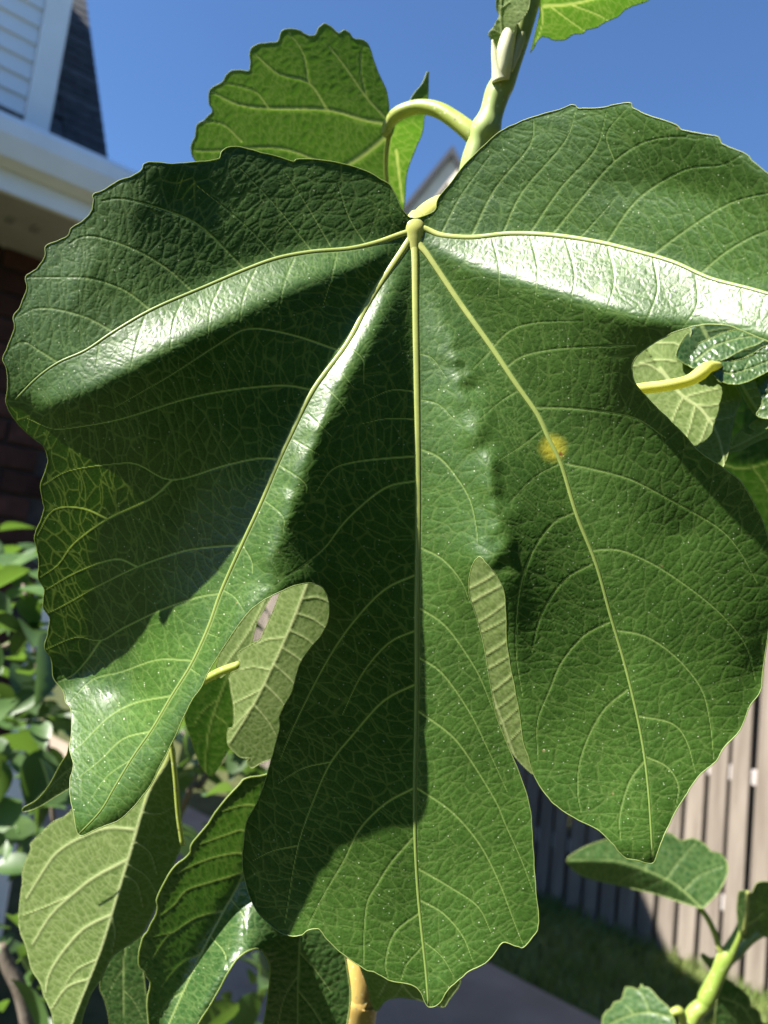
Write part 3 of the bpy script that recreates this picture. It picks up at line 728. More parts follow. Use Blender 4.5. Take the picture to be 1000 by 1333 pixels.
def membrane(curves):
    S = None
    pts = []
    for c in curves:
        c = np.asarray(c, float)
        for a, b in zip(c[:-1], c[1:]):
            n = max(2, int(np.hypot(*(b - a)[:2]) / 2)); t = np.linspace(0, 1, n)[:, None]
            pts.append(a + (b - a) * t)
    pts = np.vstack(pts)
    for st, it in ((32, 300), (16, 200), (8, 160), (4, 220)):
        nx, ny = int((GX1 - GX0) / st) + 1, int((GY1 - GY0) / st) + 1
        num = np.zeros((ny, nx)); cnt = np.zeros((ny, nx))
        i = np.clip(np.rint((pts[:, 0] - GX0) / st).astype(int), 0, nx - 1); j = np.clip(np.rint((pts[:, 1] - GY0) / st).astype(int), 0, ny - 1)
        np.add.at(num, (j, i), pts[:, 2]); np.add.at(cnt, (j, i), 1)
        fix = cnt > 0; val = np.where(fix, num / np.maximum(cnt, 1), 0)
        if S is None: G = np.full((ny, nx), pts[:, 2].mean())
        else:
            X, Y = np.meshgrid(GX0 + np.arange(nx) * st, GY0 + np.arange(ny) * st); G = bilinear(S, GX0, GY0, st * 2, X, Y)
        G[fix] = val[fix]
        for _ in range(it):
            P = np.pad(G, 1, mode='edge')
            N_ = (P[:-2, 1:-1] + P[2:, 1:-1] + P[1:-1, :-2] + P[1:-1, 2:]) * .25
            G = np.where(fix, val, N_)
        S = G
    return S
HM = membrane([V_M, V_L1, V_L2, V_R2, V_R1, R_Lr, R_L1, R_Rr, R_R1, E_M + [E_M[0]]] + X_I)
HM = blur(HM, 2)
_hx = np.arange(GX0, GX1 + 2, 2.0); _hy = np.arange(GY0, GY1 + 2, 2.0)
_X, _Y = np.meshgrid(_hx, _hy)
HM2 = blur(bilinear(HM, GX0, GY0, 4.0, _X, _Y), 2)
_r = np.random.default_rng(3)
_und = blur(_r.normal(0, 1, (40, 40)), 1) * 3.0                  # gentle unevenness
def _crest(c):
    c = catmull(np.asarray(c, float)[:, :2], 6)
    d = np.full(_X.shape, 1e9)
    for a, b in zip(c[:-1], c[1:]):
        ab = b - a; t = np.clip(((_X - a[0]) * ab[0] + (_Y - a[1]) * ab[1]) / (ab @ ab + 1e-9), 0, 1)
        d = np.minimum(d, (_X - a[0] - t * ab[0]) ** 2 + (_Y - a[1] - t * ab[1]) ** 2)
    return np.sqrt(d)
_pk = bilinear(np.random.default_rng(8).normal(0, 1, (140, 140)), GX0, GY0, 13.0, _X, _Y); _pk = blur(_pk, 3)
HM2 += 3.6 * _pk * np.exp(-(_crest(R_Rr[2:]) / 20) ** 2)
HM2 += 1.9 * _pk * np.exp(-(_crest(R_Lr[2:]) / 16) ** 2)
def hero_h(x, y):
    return bilinear(HM2, GX0, GY0, 2.0, x, y) + bilinear(_und, GX0, GY0, 34.0, x, y)

mains = [([p[:2] for p in V_M], 5.4, 1.1), ([p[:2] for p in V_L1], 4.2, 1.0), ([p[:2] for p in V_L2], 5.0, 1.1), ([p[:2] for p in V_R2], 4.8, 1.1), ([p[:2] for p in V_R1], 4.2, 1.4)]
S2 = [
 [(430, 320), (402, 272), (366, 216)], [(406, 327), (362, 272), (310, 216)], [(360, 336), (318, 292), (254, 240)], [(318, 350), (264, 297), (222, 276), (162, 259), (132, 262)],
 [(249, 378), (219, 351), (180, 327), (129, 309), (105, 309), (90, 318)], [(195, 403), (162, 378), (120, 363), (80, 361), (36, 361)], [(147, 432), (114, 414), (75, 403), (45, 402), (22, 414)], [(75, 472), (50, 456), (30, 445), (12, 455)],
 [(477, 319), (455, 285), (440, 240)],
 [(440, 456), (380, 436), (324, 428), (285, 448), (220, 490), (150, 530)], [(408, 508), (368, 502), (300, 508), (240, 520), (160, 545), (100, 556), (68, 558), (36, 545)],
 [(362, 598), (335, 597), (290, 607), (224, 625), (180, 605), (150, 604), (90, 613), (56, 632)], [(224, 625), (195, 650), (140, 676), (97, 707), (76, 735), (52, 752)], [(140, 676), (108, 662), (70, 664), (48, 698)],
 [(314, 710), (278, 712), (237, 718), (179, 738), (128, 763), (80, 790), (58, 800)], [(179, 738), (150, 728), (100, 745), (60, 768)], [(285, 773), (256, 778), (208, 795), (160, 818), (131, 834), (99, 830), (61, 845)], [(131, 834), (112, 861), (93, 880), (72, 888)],
 [(248, 860), (205, 859), (160, 874), (120, 885), (90, 915)], [(221, 906), (176, 915), (141, 934), (110, 965), (94, 978)], [(196, 952), (160, 962), (130, 990), (98, 1015)], [(172, 988), (140, 1010), (115, 1045)],
 [(452, 450), (472, 468), (474, 500)], [(438, 476), (460, 504)], [(422, 502), (444, 524), (454, 540)], [(400, 538), (432, 568)], [(382, 572), (416, 592)], [(364, 606), (396, 628), (398, 648)], [(342, 650), (368, 672), (368, 696)], [(316, 710), (328, 732), (328, 752)],
 [(290, 768), (306, 778), (318, 796)], [(268, 824), (285, 830)], [(247, 870), (262, 880)],
 [(542, 594), (500, 597), (460, 602), (432, 612), (412, 640)], [(542, 626), (500, 636), (452, 676), (424, 712), (400, 732), (370, 752)], [(543, 546), (505, 545), (470, 552)], [(542, 510), (510, 508), (480, 520)],
 [(542, 748), (500, 768), (460, 810), (429, 855), (398, 913), (378, 956), (364, 990)], [(543, 890), (500, 912), (460, 956), (431, 992), (412, 1033), (388, 1101), (371, 1202)], [(541, 1025), (502, 1046), (468, 1080), (447, 1122), (422, 1164), (401, 1206)],
 [(538, 1090), (510, 1122), (489, 1155), (478, 1176), (474, 1218), (474, 1255)], [(548, 1187), (514, 1214), (502, 1252), (505, 1272)], [(551, 1231), (529, 1256), (522, 1276)], [(388, 1101), (355, 1108), (330, 1120)], [(431, 992), (395, 1000), (362, 1020)],
 [(543, 820), (505, 838), (470, 880), (446, 930)],
 [(545, 584), (572, 596), (596, 624), (612, 652), (620, 688), (622, 712)], [(545, 712), (576, 728), (600, 756), (612, 785)], [(543, 790), (580, 815), (615, 864), (631, 896), (641, 923)], [(543, 925), (580, 951), (604, 977), (643, 1039), (657, 1071), (678, 1118), (694, 1160)],
 [(541, 1025), (586, 1055), (623, 1097), (649, 1147), (670, 1202), (680, 1228)], [(543, 1130), (586, 1155), (622, 1180), (640, 1215)], [(547, 1172), (577, 1189), (602, 1218), (615, 1250)], [(551, 1225), (575, 1245), (590, 1270)], [(543, 520), (570, 526), (590, 545)], [(542, 460), (562, 466), (580, 490)], [(543, 855), (575, 876), (610, 925), (635, 975), (660, 1030)],
 [(746, 668), (722, 680), (698, 710), (680, 754), (673, 802), (672, 851), (680, 905)], [(793, 810), (761, 827), (732, 861), (715, 900), (700, 939), (700, 983)], [(817, 898), (790, 920), (771, 949), (756, 988), (752, 1027), (757, 1060)], [(838, 992), (820, 1017), (807, 1061), (808, 1095)],
 [(708, 558), (680, 580), (648, 600)], [(728, 604), (695, 622), (662, 656)], [(770, 735), (735, 755), (705, 800), (692, 850)], [(640, 456), (616, 480)], [(676, 508), (650, 524), (626, 545)],
 [(660, 478), (680, 464), (720, 455), (780, 451), (828, 450)], [(695, 531), (746, 532), (805, 539), (835, 548), (866, 570)], [(737, 604), (776, 612), (820, 624), (873, 651), (932, 685), (961, 715), (985, 758)], [(768, 717), (805, 716), (849, 734), (898, 766), (941, 802), (971, 841), (983, 885)],
 [(798, 820), (839, 828), (878, 854), (912, 895), (924, 939), (929, 988)], [(829, 932), (873, 941), (893, 963), (905, 1005)], [(840, 985), (868, 998), (883, 1022), (880, 1050)], [(640, 454), (665, 430), (700, 420), (760, 418)],
 [(615, 305), (645, 245), (690, 190), (695, 156)], [(655, 304), (680, 250), (735, 185), (750, 142)], [(575, 303), (600, 255), (640, 200)], [(720, 304), (760, 255), (800, 210), (840, 185), (880, 178), (910, 182)], [(690, 304), (730, 245), (775, 195), (790, 145)], [(790, 316), (830, 260), (890, 222), (940, 215), (965, 202)],
 [(850, 332), (900, 295), (950, 265), (1000, 252), (1030, 252)], [(910, 358), (950, 325), (1000, 300), (1060, 290)], [(800, 210), (790, 175), (815, 142)], [(755, 310), (800, 260)],
 [(640, 308), (650, 350), (648, 390)], [(690, 306), (700, 350), (696, 395)], [(735, 308), (748, 355), (742, 400)], [(790, 317), (800, 362), (790, 405)], [(850, 334), (856, 378), (840, 420)], [(905, 355), (908, 395), (890, 425)], [(965, 374), (968, 410)],
 [(440, 326), (432, 360), (420, 400)], [(385, 333), (370, 370), (362, 410)], [(335, 346), (318, 385), (312, 420)], [(290, 365), (275, 400), (270, 440)], [(240, 386), (226, 420), (222, 455)], [(190, 408), (178, 445), (170, 480)], [(130, 445), (125, 480)],
]
secs = [(p, 1.45 if len(p) > 3 else .9, .38 if len(p) > 3 else .3) for p in S2]
hero = blade('leaf', outline, hero_h, HD_, MAT['hero'], fig, step=1.25, mains=mains, secs=secs, tert=(34, 0), amp=.25, seed=11, nseg=5, jag=.35, rim_r=.7,
             label='huge glossy dark green five-lobed fig leaf with yellow veins', vein_tube=1.0)
ptube('petiole', [(540, 304, .302, 12), (546, 290, .305, 14), (560, 278, .312, 16), (580, 270, .324, 17), (602, 272, .342, 16), (610, 300, .37, 15), (606, 350, .395, 14)], MAT['hub'], hero, n=8, sides=16)
ptube('vein', [(543, 277, .3035, 8), (541.5, 285, .3012, 12), (540.3, 296, .3003, 13.5), (540, 308, .3003, 11.5), (540.2, 322, .3004, 8.5), (540.6, 345, .3008, 6), (541, 375, .302, 4)], MAT['hub'], hero, n=8, sides=18, flat=.5)

# --- the shoot that carries it
br = ptube('branch', [(704, -60, .372, 17), (690, -10, .372, 17), (676, 45, .374, 15), (664, 85, .376, 14), (655, 108, .377, 16), (648, 122, .378, 16.5), (640, 148, .379, 15.5), (633, 168, .38, 20), (626, 188, .382, 18), (615, 230, .385, 18), (606, 340, .395, 20), (575, 600, .42, 20), (520, 950, .435, 22), (480, 1230, .445, 24)], MAT['stem'], fig, n=8, sides=20, ridges=5, ridge_amp=0.02)
ptube('branch', [(482, 1215, .4448, 25), (474, 1262, .446, 24), (468, 1295, .447, 25), (466, 1300, .447, 27), (462, 1340, .448, 25), (452, 1420, .45, 26), (440, 1600, .46, 28)], MAT['bark'], fig, n=8, sides=18)
# bud with its sheath at the tip of the shoot
bud = ptube('bud', [(657, 104, .372, 6), (657, 88, .370, 9), (658, 66, .369, 11), (663, 44, .369, 9.5), (669, 26, .370, 5), (672, 14, .371, .8)], MAT['bud'], fig, n=8, sides=14)
ptube('sheath', [(650, 106, .372, 10), (647, 88, .371, 7), (644, 70, .370, 4.5), (641, 52, .369, 1)], MAT['bud'], bud, n=8, sides=12)
ptube('sheath', [(664, 92, .371, 4), (672, 66, .371, 7), (680, 40, .372, 8), (686, 18, .373, 5)], MAT['bud'], bud, n=8, sides=12)
mid = [(655, 60), (652, 20), (655, -30)]
blade('leaf', [(640, 52), (636, 44), (642, 36), (646, 28), (650, 20), (646, 10), (648, -10), (660, -30), (690, -30), (690, 5), (684, 20), (675, 30), (664, 52), (652, 66)], fold_h(mid, .3, -.3, .3, .1, 655, 20, 4), .366, MAT['under'], fig, step=1.5, mains=[(mid, 1.6, .8)],
      secs=[([(654, 45), (644, 40)], .8, .5), ([(653, 30), (645, 22)], .8, .5), ([(652, 12), (664, 2)], .8, .5)], tert=(13, 0), amp=0.88, proud=True, crumple=3.2, seed=5, label='crumpled young leaf unfolding beside the bud')

# --- back-lit leaf upper left, seen from below
mid = [(509, 160), (503, 200), (504, 240), (514, 320)]
o = [(508, 156), (506, 132), (502, 116), (490, 88), (482, 64), (478, 56), (470, 51), (460, 50), (454, 42), (448, 39), (440, 43), (430, 34), (422, 31), (415, 37), (410, 46), (398, 45), (388, 39), (374, 38), (366, 42), (362, 54), (350, 55), (332, 59), (326, 66), (326, 80), (324, 92),
     (308, 91), (296, 96), (290, 106), (274, 116), (272, 132), (276, 144), (268, 154), (256, 164), (255, 176), (249, 192), (254, 208), (275, 235), (310, 270), (380, 300), (450, 320), (514, 330), (526, 268), (530, 224), (540, 196), (550, 172), (556, 132), (558, 94), (550, 108), (538, 124), (530, 140), (519, 156)]
lf = blade('leaf', o, fold_h(mid, -.12, -.42, -.18, -.6, 500, 160, 5), .405, MAT['glow'], fig, step=2.0, mains=[(mid, 4.0, 2.0)],
      secs=[([(506, 162), (470, 155), (426, 143), (350, 141), (310, 136), (276, 120)], 2.6, 1.0), ([(426, 143), (402, 108), (362, 96), (332, 70)], 1.6, .8), ([(402, 108), (395, 70), (376, 42)], 1.2, .6), ([(506, 158), (478, 128), (450, 88), (428, 60)], 1.7, .8), ([(478, 128), (470, 90), (472, 60)], 1, .5),
            ([(505, 176), (470, 204), (440, 222), (400, 250)], 3.6, 2.0), ([(440, 222), (390, 200), (350, 192), (290, 196), (254, 196)], 1.8, .9), ([(314, 184), (290, 162), (262, 158)], 1.4, .6), ([(350, 141), (330, 118), (290, 108)], 1.1, .5), ([(516, 196), (520, 230), (524, 262)], 2.2, 1.5)],
      tert=(20, 0), amp=0.55, proud=True, seed=21, jag=.5, rim_r=.6, label='back-lit scalloped leaf seen from below against the blue sky', vein_tube=1.0)
ptube('petiole', [(500, 176, .406, 5), (507, 160, .404, 8), (520, 147, .400, 9), (545, 139, .395, 9), (570, 143, .390, 10), (592, 156, .386, 11), (612, 172, .383, 12), (625, 186, .382, 12)], MAT['petiole'], lf, n=8, sides=14)

# --- bright leaf at the very top
mid = [(708, 8), (760, 2), (860, -30)]
blade('leaf', [(704, 0), (701, 30), (690, 68), (697, 58), (704, 48), (712, 49), (720, 52), (730, 53), (738, 51), (748, 44), (759, 44), (766, 38), (779, 35), (785, 30), (798, 25), (808, 18), (818, 10), (834, 5), (850, -4), (880, -30), (860, -70), (760, -80), (710, -40)],
      fold_h(mid, .1, -.75, .1, 0, 705, 0, 5), .385, MAT['glow'], fig, step=2.0, mains=[(mid, 2.6, 1.4)], secs=[([(716, 8), (740, 26), (760, 40)], 1.2, .6), ([(740, 5), (775, 18), (790, 26)], 1.2, .6), ([(705, 10), (706, 30), (698, 55)], 1.2, .6)], tert=(20, 0), amp=0.39, proud=True, seed=22, jag=.7, label='sunlit yellow-green leaf cut off by the top edge')

# --- leaves seen through the gap at the right
mid = [(860, 480), (887, 514), (913, 533), (934, 565), (945, 610)]
lf = blade('leaf', [(810, 440), (835, 408), (880, 412), (900, 428), (896, 448), (905, 466), (925, 480), (948, 492), (964, 515), (957, 540), (952, 562), (948, 590), (935, 615), (900, 610), (860, 570), (815, 500)], fold_h(mid, .22, .16, .1, -.2, 890, 510, 5), .362, MAT['under'], fig, step=2.0, mains=[(mid, 2.8, 1.4)],
      secs=[([(868, 490), (845, 475), (825, 476)], 1.6, 1), ([(880, 470), (858, 468), (832, 473)], 1.4, .8), ([(895, 455), (876, 446), (852, 447)], 1.4, .8), ([(890, 517), (915, 510), (938, 505)], 1.3, .7), ([(905, 527), (930, 527), (955, 520)], 1.3, .7), ([(920, 545), (945, 545), (962, 538)], 1.3, .7), ([(890, 516), (878, 540), (872, 560)], 1.3, .7), ([(905, 529), (898, 556), (890, 580)], 1.3, .7), ([(922, 548), (912, 575), (905, 595)], 1.2, .7), ([(893, 455), (905, 480), (918, 490)], 1.6, 1)],
      tert=(18, 0), amp=0.83, proud=True, seed=31, label='pale veined leaf underside behind the right gap')
ptube('petiole', [(800, 512, .35, 7), (836, 506, .348, 7.5), (868, 502, .347, 7.5), (895, 496, .348, 7.5), (912, 486, .35, 9), (922, 478, .353, 8), (936, 476, .358, 5)], MAT['hub'], lf, n=8, sides=14)
mid = [(914, 425), (926, 448), (936, 468), (940, 480)]
blade('leaf', [(880, 462), (890, 440), (905, 425), (930, 415), (965, 425), (990, 440), (1010, 450), (985, 462), (960, 475), (942, 480), (925, 470), (905, 478), (888, 472)], fold_h(mid, .1, .2, .5, -.6, 930, 455, 3), .37, MAT['top'], fig, step=1.6, mains=[(mid, 3.0, 2.4)],
      secs=[([(918, 432), (940, 428), (960, 428)], 1.1, .6), ([(924, 444), (950, 438), (980, 440)], 1.1, .6), ([(932, 458), (955, 455), (978, 455)], 1.1, .6), ([(926, 450), (905, 452)], .9, .5)], tert=(13, 0), amp=0.83, proud=True, crumple=3.5, seed=32, label='dark crumpled young leaf folded in the right gap')
mid = [(962, 492), (975, 515), (986, 540), (990, 560)]
blade('leaf', [(930, 485), (945, 470), (975, 462), (1000, 450), (1030, 455), (1030, 540), (1005, 545), (985, 540), (992, 525), (986, 505), (975, 480), (962, 482), (955, 495), (940, 500)], fold_h(mid, .3, .3, .3, .2, 980, 500, 3), .358, MAT['top'], fig, step=1.6, mains=[(mid, 1.2, 1.0)],
      secs=[([(970, 470), (985, 462), (1005, 462)], .9, .5), ([(995, 490), (1010, 480)], .9, .5), ([(996, 515), (1012, 505)], .9, .5)], tert=(13, 0), amp=0.88, crumple=4.5, seed=33, jag=.7, label='crinkled glossy leaf curling at the right edge')
mid = [(960, 488), (972, 512), (988, 536)]
blade('leaf', [(955, 480), (965, 470), (985, 470), (1000, 490), (1000, 530), (990, 545), (975, 530), (962, 505)], fold_h(mid, .3, .2, .2, -.2, 975, 510, 3), .372, MAT['under'], fig, step=1.6, mains=[(mid, 2.4, 2.0)],
      secs=[([(964, 498), (985, 492)], .9, .5), ([(970, 508), (992, 503)], .9, .5), ([(976, 518), (997, 514)], .9, .5), ([(982, 528), (1000, 525)], .9, .5)], tert=(13, 0), amp=0.88, proud=True, crumple=2.5, seed=34, label='small pale leaf underside with ladder veins at the right edge')
mid = [(938, 590), (970, 575), (1010, 555)]
blade('leaf', [(932, 592), (936, 576), (942, 570), (952, 575), (958, 566), (965, 560), (975, 566), (982, 562), (975, 555), (985, 546), (1005, 542), (1035, 540), (1040, 570), (1000, 570), (970, 584), (950, 590), (938, 600)], fold_h(mid, .1, .3, .2, -.3, 970, 570, 3), .366, MAT['under'], fig, step=1.6, mains=[(mid, 1.4, 1.0)],
      secs=[([(950, 585), (954, 574)], .8, .5), ([(975, 573), (978, 562)], .8, .5)], tert=(13, 0), amp=0.55, proud=True, seed=35, jag=.5, label='small toothed pale leaf tip at the right edge')
mid = [(930, 600), (970, 610), (1040, 590)]
blade('leaf', [(900, 592), (905, 520), (930, 440), (980, 415), (1060, 420), (1090, 560), (1080, 680), (1050, 740), (1000, 730), (950, 670), (915, 630)], fold_h(mid, -.35, -.5, 0, -.4, 980, 620, 6), .50, MAT['top'], fig, step=2.5, mains=[(mid, 1.5, 1.0)],
      secs=[([(980, 608), (1000, 640), (1005, 690)], 1, .5)], tert=(24, 0), amp=0.33, seed=36, label='blue-black shaded leaf below the right gap')

mid = [(905, 470), (928, 452), (955, 442), (990, 436)]
blade('leaf', [(896, 474), (900, 456), (912, 446), (930, 438), (950, 430), (975, 428), (1000, 432), (992, 446), (970, 454), (948, 466), (925, 474), (908, 480)], fold_h(mid, .1, .35, .5, -.7, 940, 452, 2), .364, MAT['top'], fig, step=1.4, mains=[(mid, 1.5, .8)],
      secs=[([(928, 452), (930, 444)], .8, .4), ([(944, 446), (948, 436)], .8, .4), ([(960, 441), (968, 432)], .8, .4), ([(925, 455), (936, 464)], .8, .4), ([(944, 447), (956, 456)], .8, .4)], tert=(12, 0), amp=1.1, crumple=3.0, seed=37, jag=.6, label='small glossy pleated leaf folded at the top of the right gap')
mid = [(930, 478), (950, 486), (975, 480), (1000, 470)]
blade('leaf', [(922, 476), (935, 468), (955, 470), (975, 462), (998, 455), (1015, 460), (1004, 480), (985, 492), (962, 500), (944, 498), (930, 490)], fold_h(mid, .1, .3, .3, -.5, 960, 482, 2), .355, MAT['top'], fig, step=1.4, mains=[(mid, 1.3, .8)],
      secs=[([(950, 486), (955, 474)], .8, .4), ([(968, 482), (976, 468)], .8, .4), ([(950, 486), (958, 496)], .8, .4), ([(975, 480), (986, 488)], .8, .4)], tert=(12, 0), amp=1.1, crumple=3.4, seed=38, jag=.6, label='small crinkled leaf right of the yellow stalk in the right gap')

# --- ribbed leaf behind the slit between the middle and right lobes
mid = [(600, 700), (606, 800), (640, 900), (680, 1010)]
blade('leaf', [(560, 690), (600, 670), (660, 690), (690, 760), (715, 860), (720, 960), (700, 1006), (682, 998), (660, 970), (620, 900), (580, 800)], fold_h(mid, .12, -.05, .1, .15, 640, 800, 5), .36, MAT['under'], fig, step=2.0, mains=[(mid, 2.0, 1.0)],
      secs=[([(600, 770 + b), (625, 757 + b + c), (660, 735 + b), (690, 705 + b - c)], w_, w_ * .6) for b, c, w_ in ((0, 2, 1.5), (22, -2, 1.8), (49, 3, 1.4), (70, -3, 1.1), (99, 1, 1.7), (121, -2, 1.3), (150, 3, 1.6), (178, -1, 1.2), (201, 2, 1.4), (232, 0, 1.2))], tert=(15, 0), amp=0.83, proud=True, seed=41, pillow=.5, label='ribbed leaf underside in the slit between two lobes')

# --- leaves at the left, through the gap and below the left lobe
mid = [(403, 752), (378, 817), (354, 870), (330, 918), (299, 967)]
lf = blade('leaf', [(403, 735), (375, 752), (366, 769), (354, 798), (340, 831), (333, 836), (312, 848), (310, 858), (312, 870), (300, 877), (299, 889), (303, 913), (304, 944), (297, 949), (296, 966), (304, 979), (316, 987), (326, 987), (321, 992), (328, 1000), (342, 992), (372, 980), (410, 960), (440, 900), (455, 820), (450, 760), (430, 735)],
      fold_h(mid, .05, .05, -.15, -.12, 360, 860, 3), .365, MAT['under'], fig, step=1.8, mains=[(mid, 2.2, 1.2)],
      secs=[([(392, 780), (415, 778), (440, 790)], 1.3, .7), ([(385, 798), (408, 806), (430, 822)], 1.3, .7), ([(376, 820), (400, 832), (420, 850)], 1.3, .7), ([(366, 842), (390, 858), (408, 876)], 1.3, .7), ([(356, 864), (378, 884), (395, 905)], 1.3, .7), ([(344, 890), (366, 912), (380, 935)], 1.3, .7), ([(330, 916), (350, 940), (362, 962)], 1.2, .6),
            ([(352, 872), (330, 868), (312, 872)], 1.1, .6), ([(341, 897), (320, 908), (304, 916)], 1.1, .6), ([(370, 830), (350, 832), (336, 838)], 1.1, .6), ([(328, 920), (312, 938), (302, 950)], 1, .6)],
      tert=(15, 0), amp=0.72, proud=True, seed=42, jag=.5, label='pale lit leaf underside folded along its midrib in the left gap', vein_tube=.8)
ptube('petiole', [(230, 905, .39, 5.5), (250, 893, .385, 5.5), (268, 884, .38, 5.5), (288, 874, .376, 5.5), (312, 865, .372, 5)], MAT['petiole'], lf, n=6, sides=12)
mid = [(300, 870), (272, 950), (268, 1010)]
blade('leaf', [(240, 930), (252, 905), (275, 880), (310, 868), (330, 900), (312, 950), (292, 985), (276, 1010), (262, 998), (250, 965)], fold_h(mid, -.4, -.25, 0, -.2, 280, 930, 5), .42, MAT['top'], fig, step=2.5, mains=[(mid, 1.6, 1.0)], secs=[([(285, 910), (265, 925), (252, 945)], 1, .5), ([(280, 930), (296, 945), (300, 965)], 1, .5)], tert=(22, 0), amp=0.33, seed=43, label='small shaded leaf under the left lobe gap')
mid = [(350, 770), (325, 820), (290, 870)]
blade('leaf', [(360, 760), (338, 780), (318, 805), (300, 830), (285, 855), (280, 885), (300, 872), (318, 850), (328, 836), (334, 812), (346, 790)], fold_h(mid, .2, .1, .1, -.2, 320, 820, 3), .385, MAT['under'], fig, step=2.0, mains=[(mid, 1.2, .8)], secs=[([(325, 820), (332, 822)], .8, .5)], tert=(15, 0), amp=0.55, proud=True, seed=44, jag=.5, label='narrow pale leaf edge beside the left lobe')
# big pale underside lower left
mid = [(222, 975), (216, 994), (193, 1033), (171, 1106), (154, 1162), (134, 1229), (115, 1279), (92, 1338), (86, 1370)]
blade('leaf', [(222, 965), (180, 960), (130, 990), (95, 1053), (70, 1069), (55, 1083), (41, 1097), (39, 1108), (29, 1134), (29, 1150), (25, 1176), (24, 1198), (27, 1215), (34, 1237), (41, 1262), (50, 1276), (56, 1293), (66, 1316), (70, 1340), (82, 1375), (95, 1372), (109, 1321), (120, 1293), (134, 1271), (146, 1246), (168, 1230), (188, 1212), (207, 1173), (225, 1130), (238, 1094), (236, 1052), (230, 1002)],
      fold_h(mid, .10, .08, -.12, -.62, 150, 1160, 6), .375, MAT['under'], fig, step=1.8, mains=[(mid, 3.0, 1.4)],
      secs=[([(168, 1118), (123, 1142), (95, 1164), (67, 1190), (42, 1229)], 2.4, 1.2), ([(146, 1190), (109, 1209), (81, 1240), (64, 1268), (59, 1292)], 2.2, 1.1), ([(117, 1274), (87, 1285), (67, 1313)], 1.7, 1.0), ([(178, 1080), (140, 1078), (102, 1092), (73, 1111), (53, 1139), (34, 1170)], 2.2, 1.1), ([(128, 1248), (100, 1262), (84, 1282)], 1.2, .6),
            ([(95, 1164), (60, 1180), (28, 1192)], 1.1, .5), ([(174, 1095), (195, 1110), (205, 1140)], 1.2, .6), ([(160, 1140), (178, 1150), (186, 1180)], 1.2, .6), ([(185, 1058), (206, 1060), (228, 1050)], 1.2, .6), ([(146, 1190), (150, 1215), (146, 1240)], 1.1, .6), ([(165, 1125), (190, 1140), (205, 1165)], 1.0, .6)],
      tert=(20, 0), amp=0.83, proud=True, seed=45, jag=.5, label='large pale leaf underside hanging at the lower left', vein_tube=1.0)
ptube('petiole', [(222, 960, .36, 3), (228, 1010, .362, 3.2), (232, 1060, .364, 3.2), (238, 1100, .366, 3.4)], MAT['petiole'], fig, n=6, sides=10)
# dark leaf with a bright glare stripe
mid = [(352, 1050), (318, 1135), (288, 1192), (252, 1262), (215, 1345), (205, 1380)]
o = [(400, 1000), (346, 1009), (321, 1013), (309, 1024), (285, 1051), (267, 1078), (249, 1099), (247, 1111), (229, 1126), (217, 1144), (205, 1168), (205, 1183), (195, 1207), (186, 1222), (181, 1255), (190, 1268), (196, 1282), (192, 1300), (193, 1324), (196, 1350), (205, 1385), (240, 1370), (258, 1333), (282, 1294), (300, 1261), (315, 1243), (333, 1235), (344, 1240), (352, 1262), (349, 1300), (344, 1345), (370, 1390), (420, 1390), (450, 1340), (456, 1290), (448, 1240), (430, 1190), (430, 1100)]
GL = [[(352, 1050, 0), (318, 1135, 0), (288, 1192, 6), (252, 1262, 16), (215, 1345, 26), (205, 1385, 30)], [(346, 1009, 20), (285, 1051, 46), (247, 1111, 48), (205, 1170, 48), (183, 1240, 40), (192, 1300, 36), (205, 1385, 36)],
      [(335, 1160, 14), (310, 1215, 56), (285, 1265, 92), (258, 1310, 104), (235, 1370, 96)], [(333, 1235, 82), (300, 1261, 92), (258, 1333, 98)], [(400, 1150, 0), (391, 1222, 10), (388, 1333, 10), (388, 1390, 10)], [(344, 1240, 44), (350, 1300, 40), (344, 1345, 40), (370, 1390, 20)], [(448, 1240, 2), (456, 1290, 2), (440, 1390, 4)], [(400, 1000, 10), (430, 1100, 0)]]
_gx = (GX0, GY0, GX1, GY1); GX0, GY0, GX1, GY1 = 150, 970, 486, 1420
HG = membrane(GL)
HG = blur(HG, 2); _hx = np.arange(GX0, GX1 + 2, 2.0); _hy = np.arange(GY0, GY1 + 2, 2.0); _X, _Y = np.meshgrid(_hx, _hy); HG2 = blur(bilinear(HG, GX0, GY0, 4.0, _X, _Y), 2)
def glare_h(x, y): return bilinear(HG2, 150, 970, 2.0, x, y)
GX0, GY0, GX1, GY1 = _gx
mid2 = [(398, 1170), (391, 1222), (388, 1280), (388, 1385)]
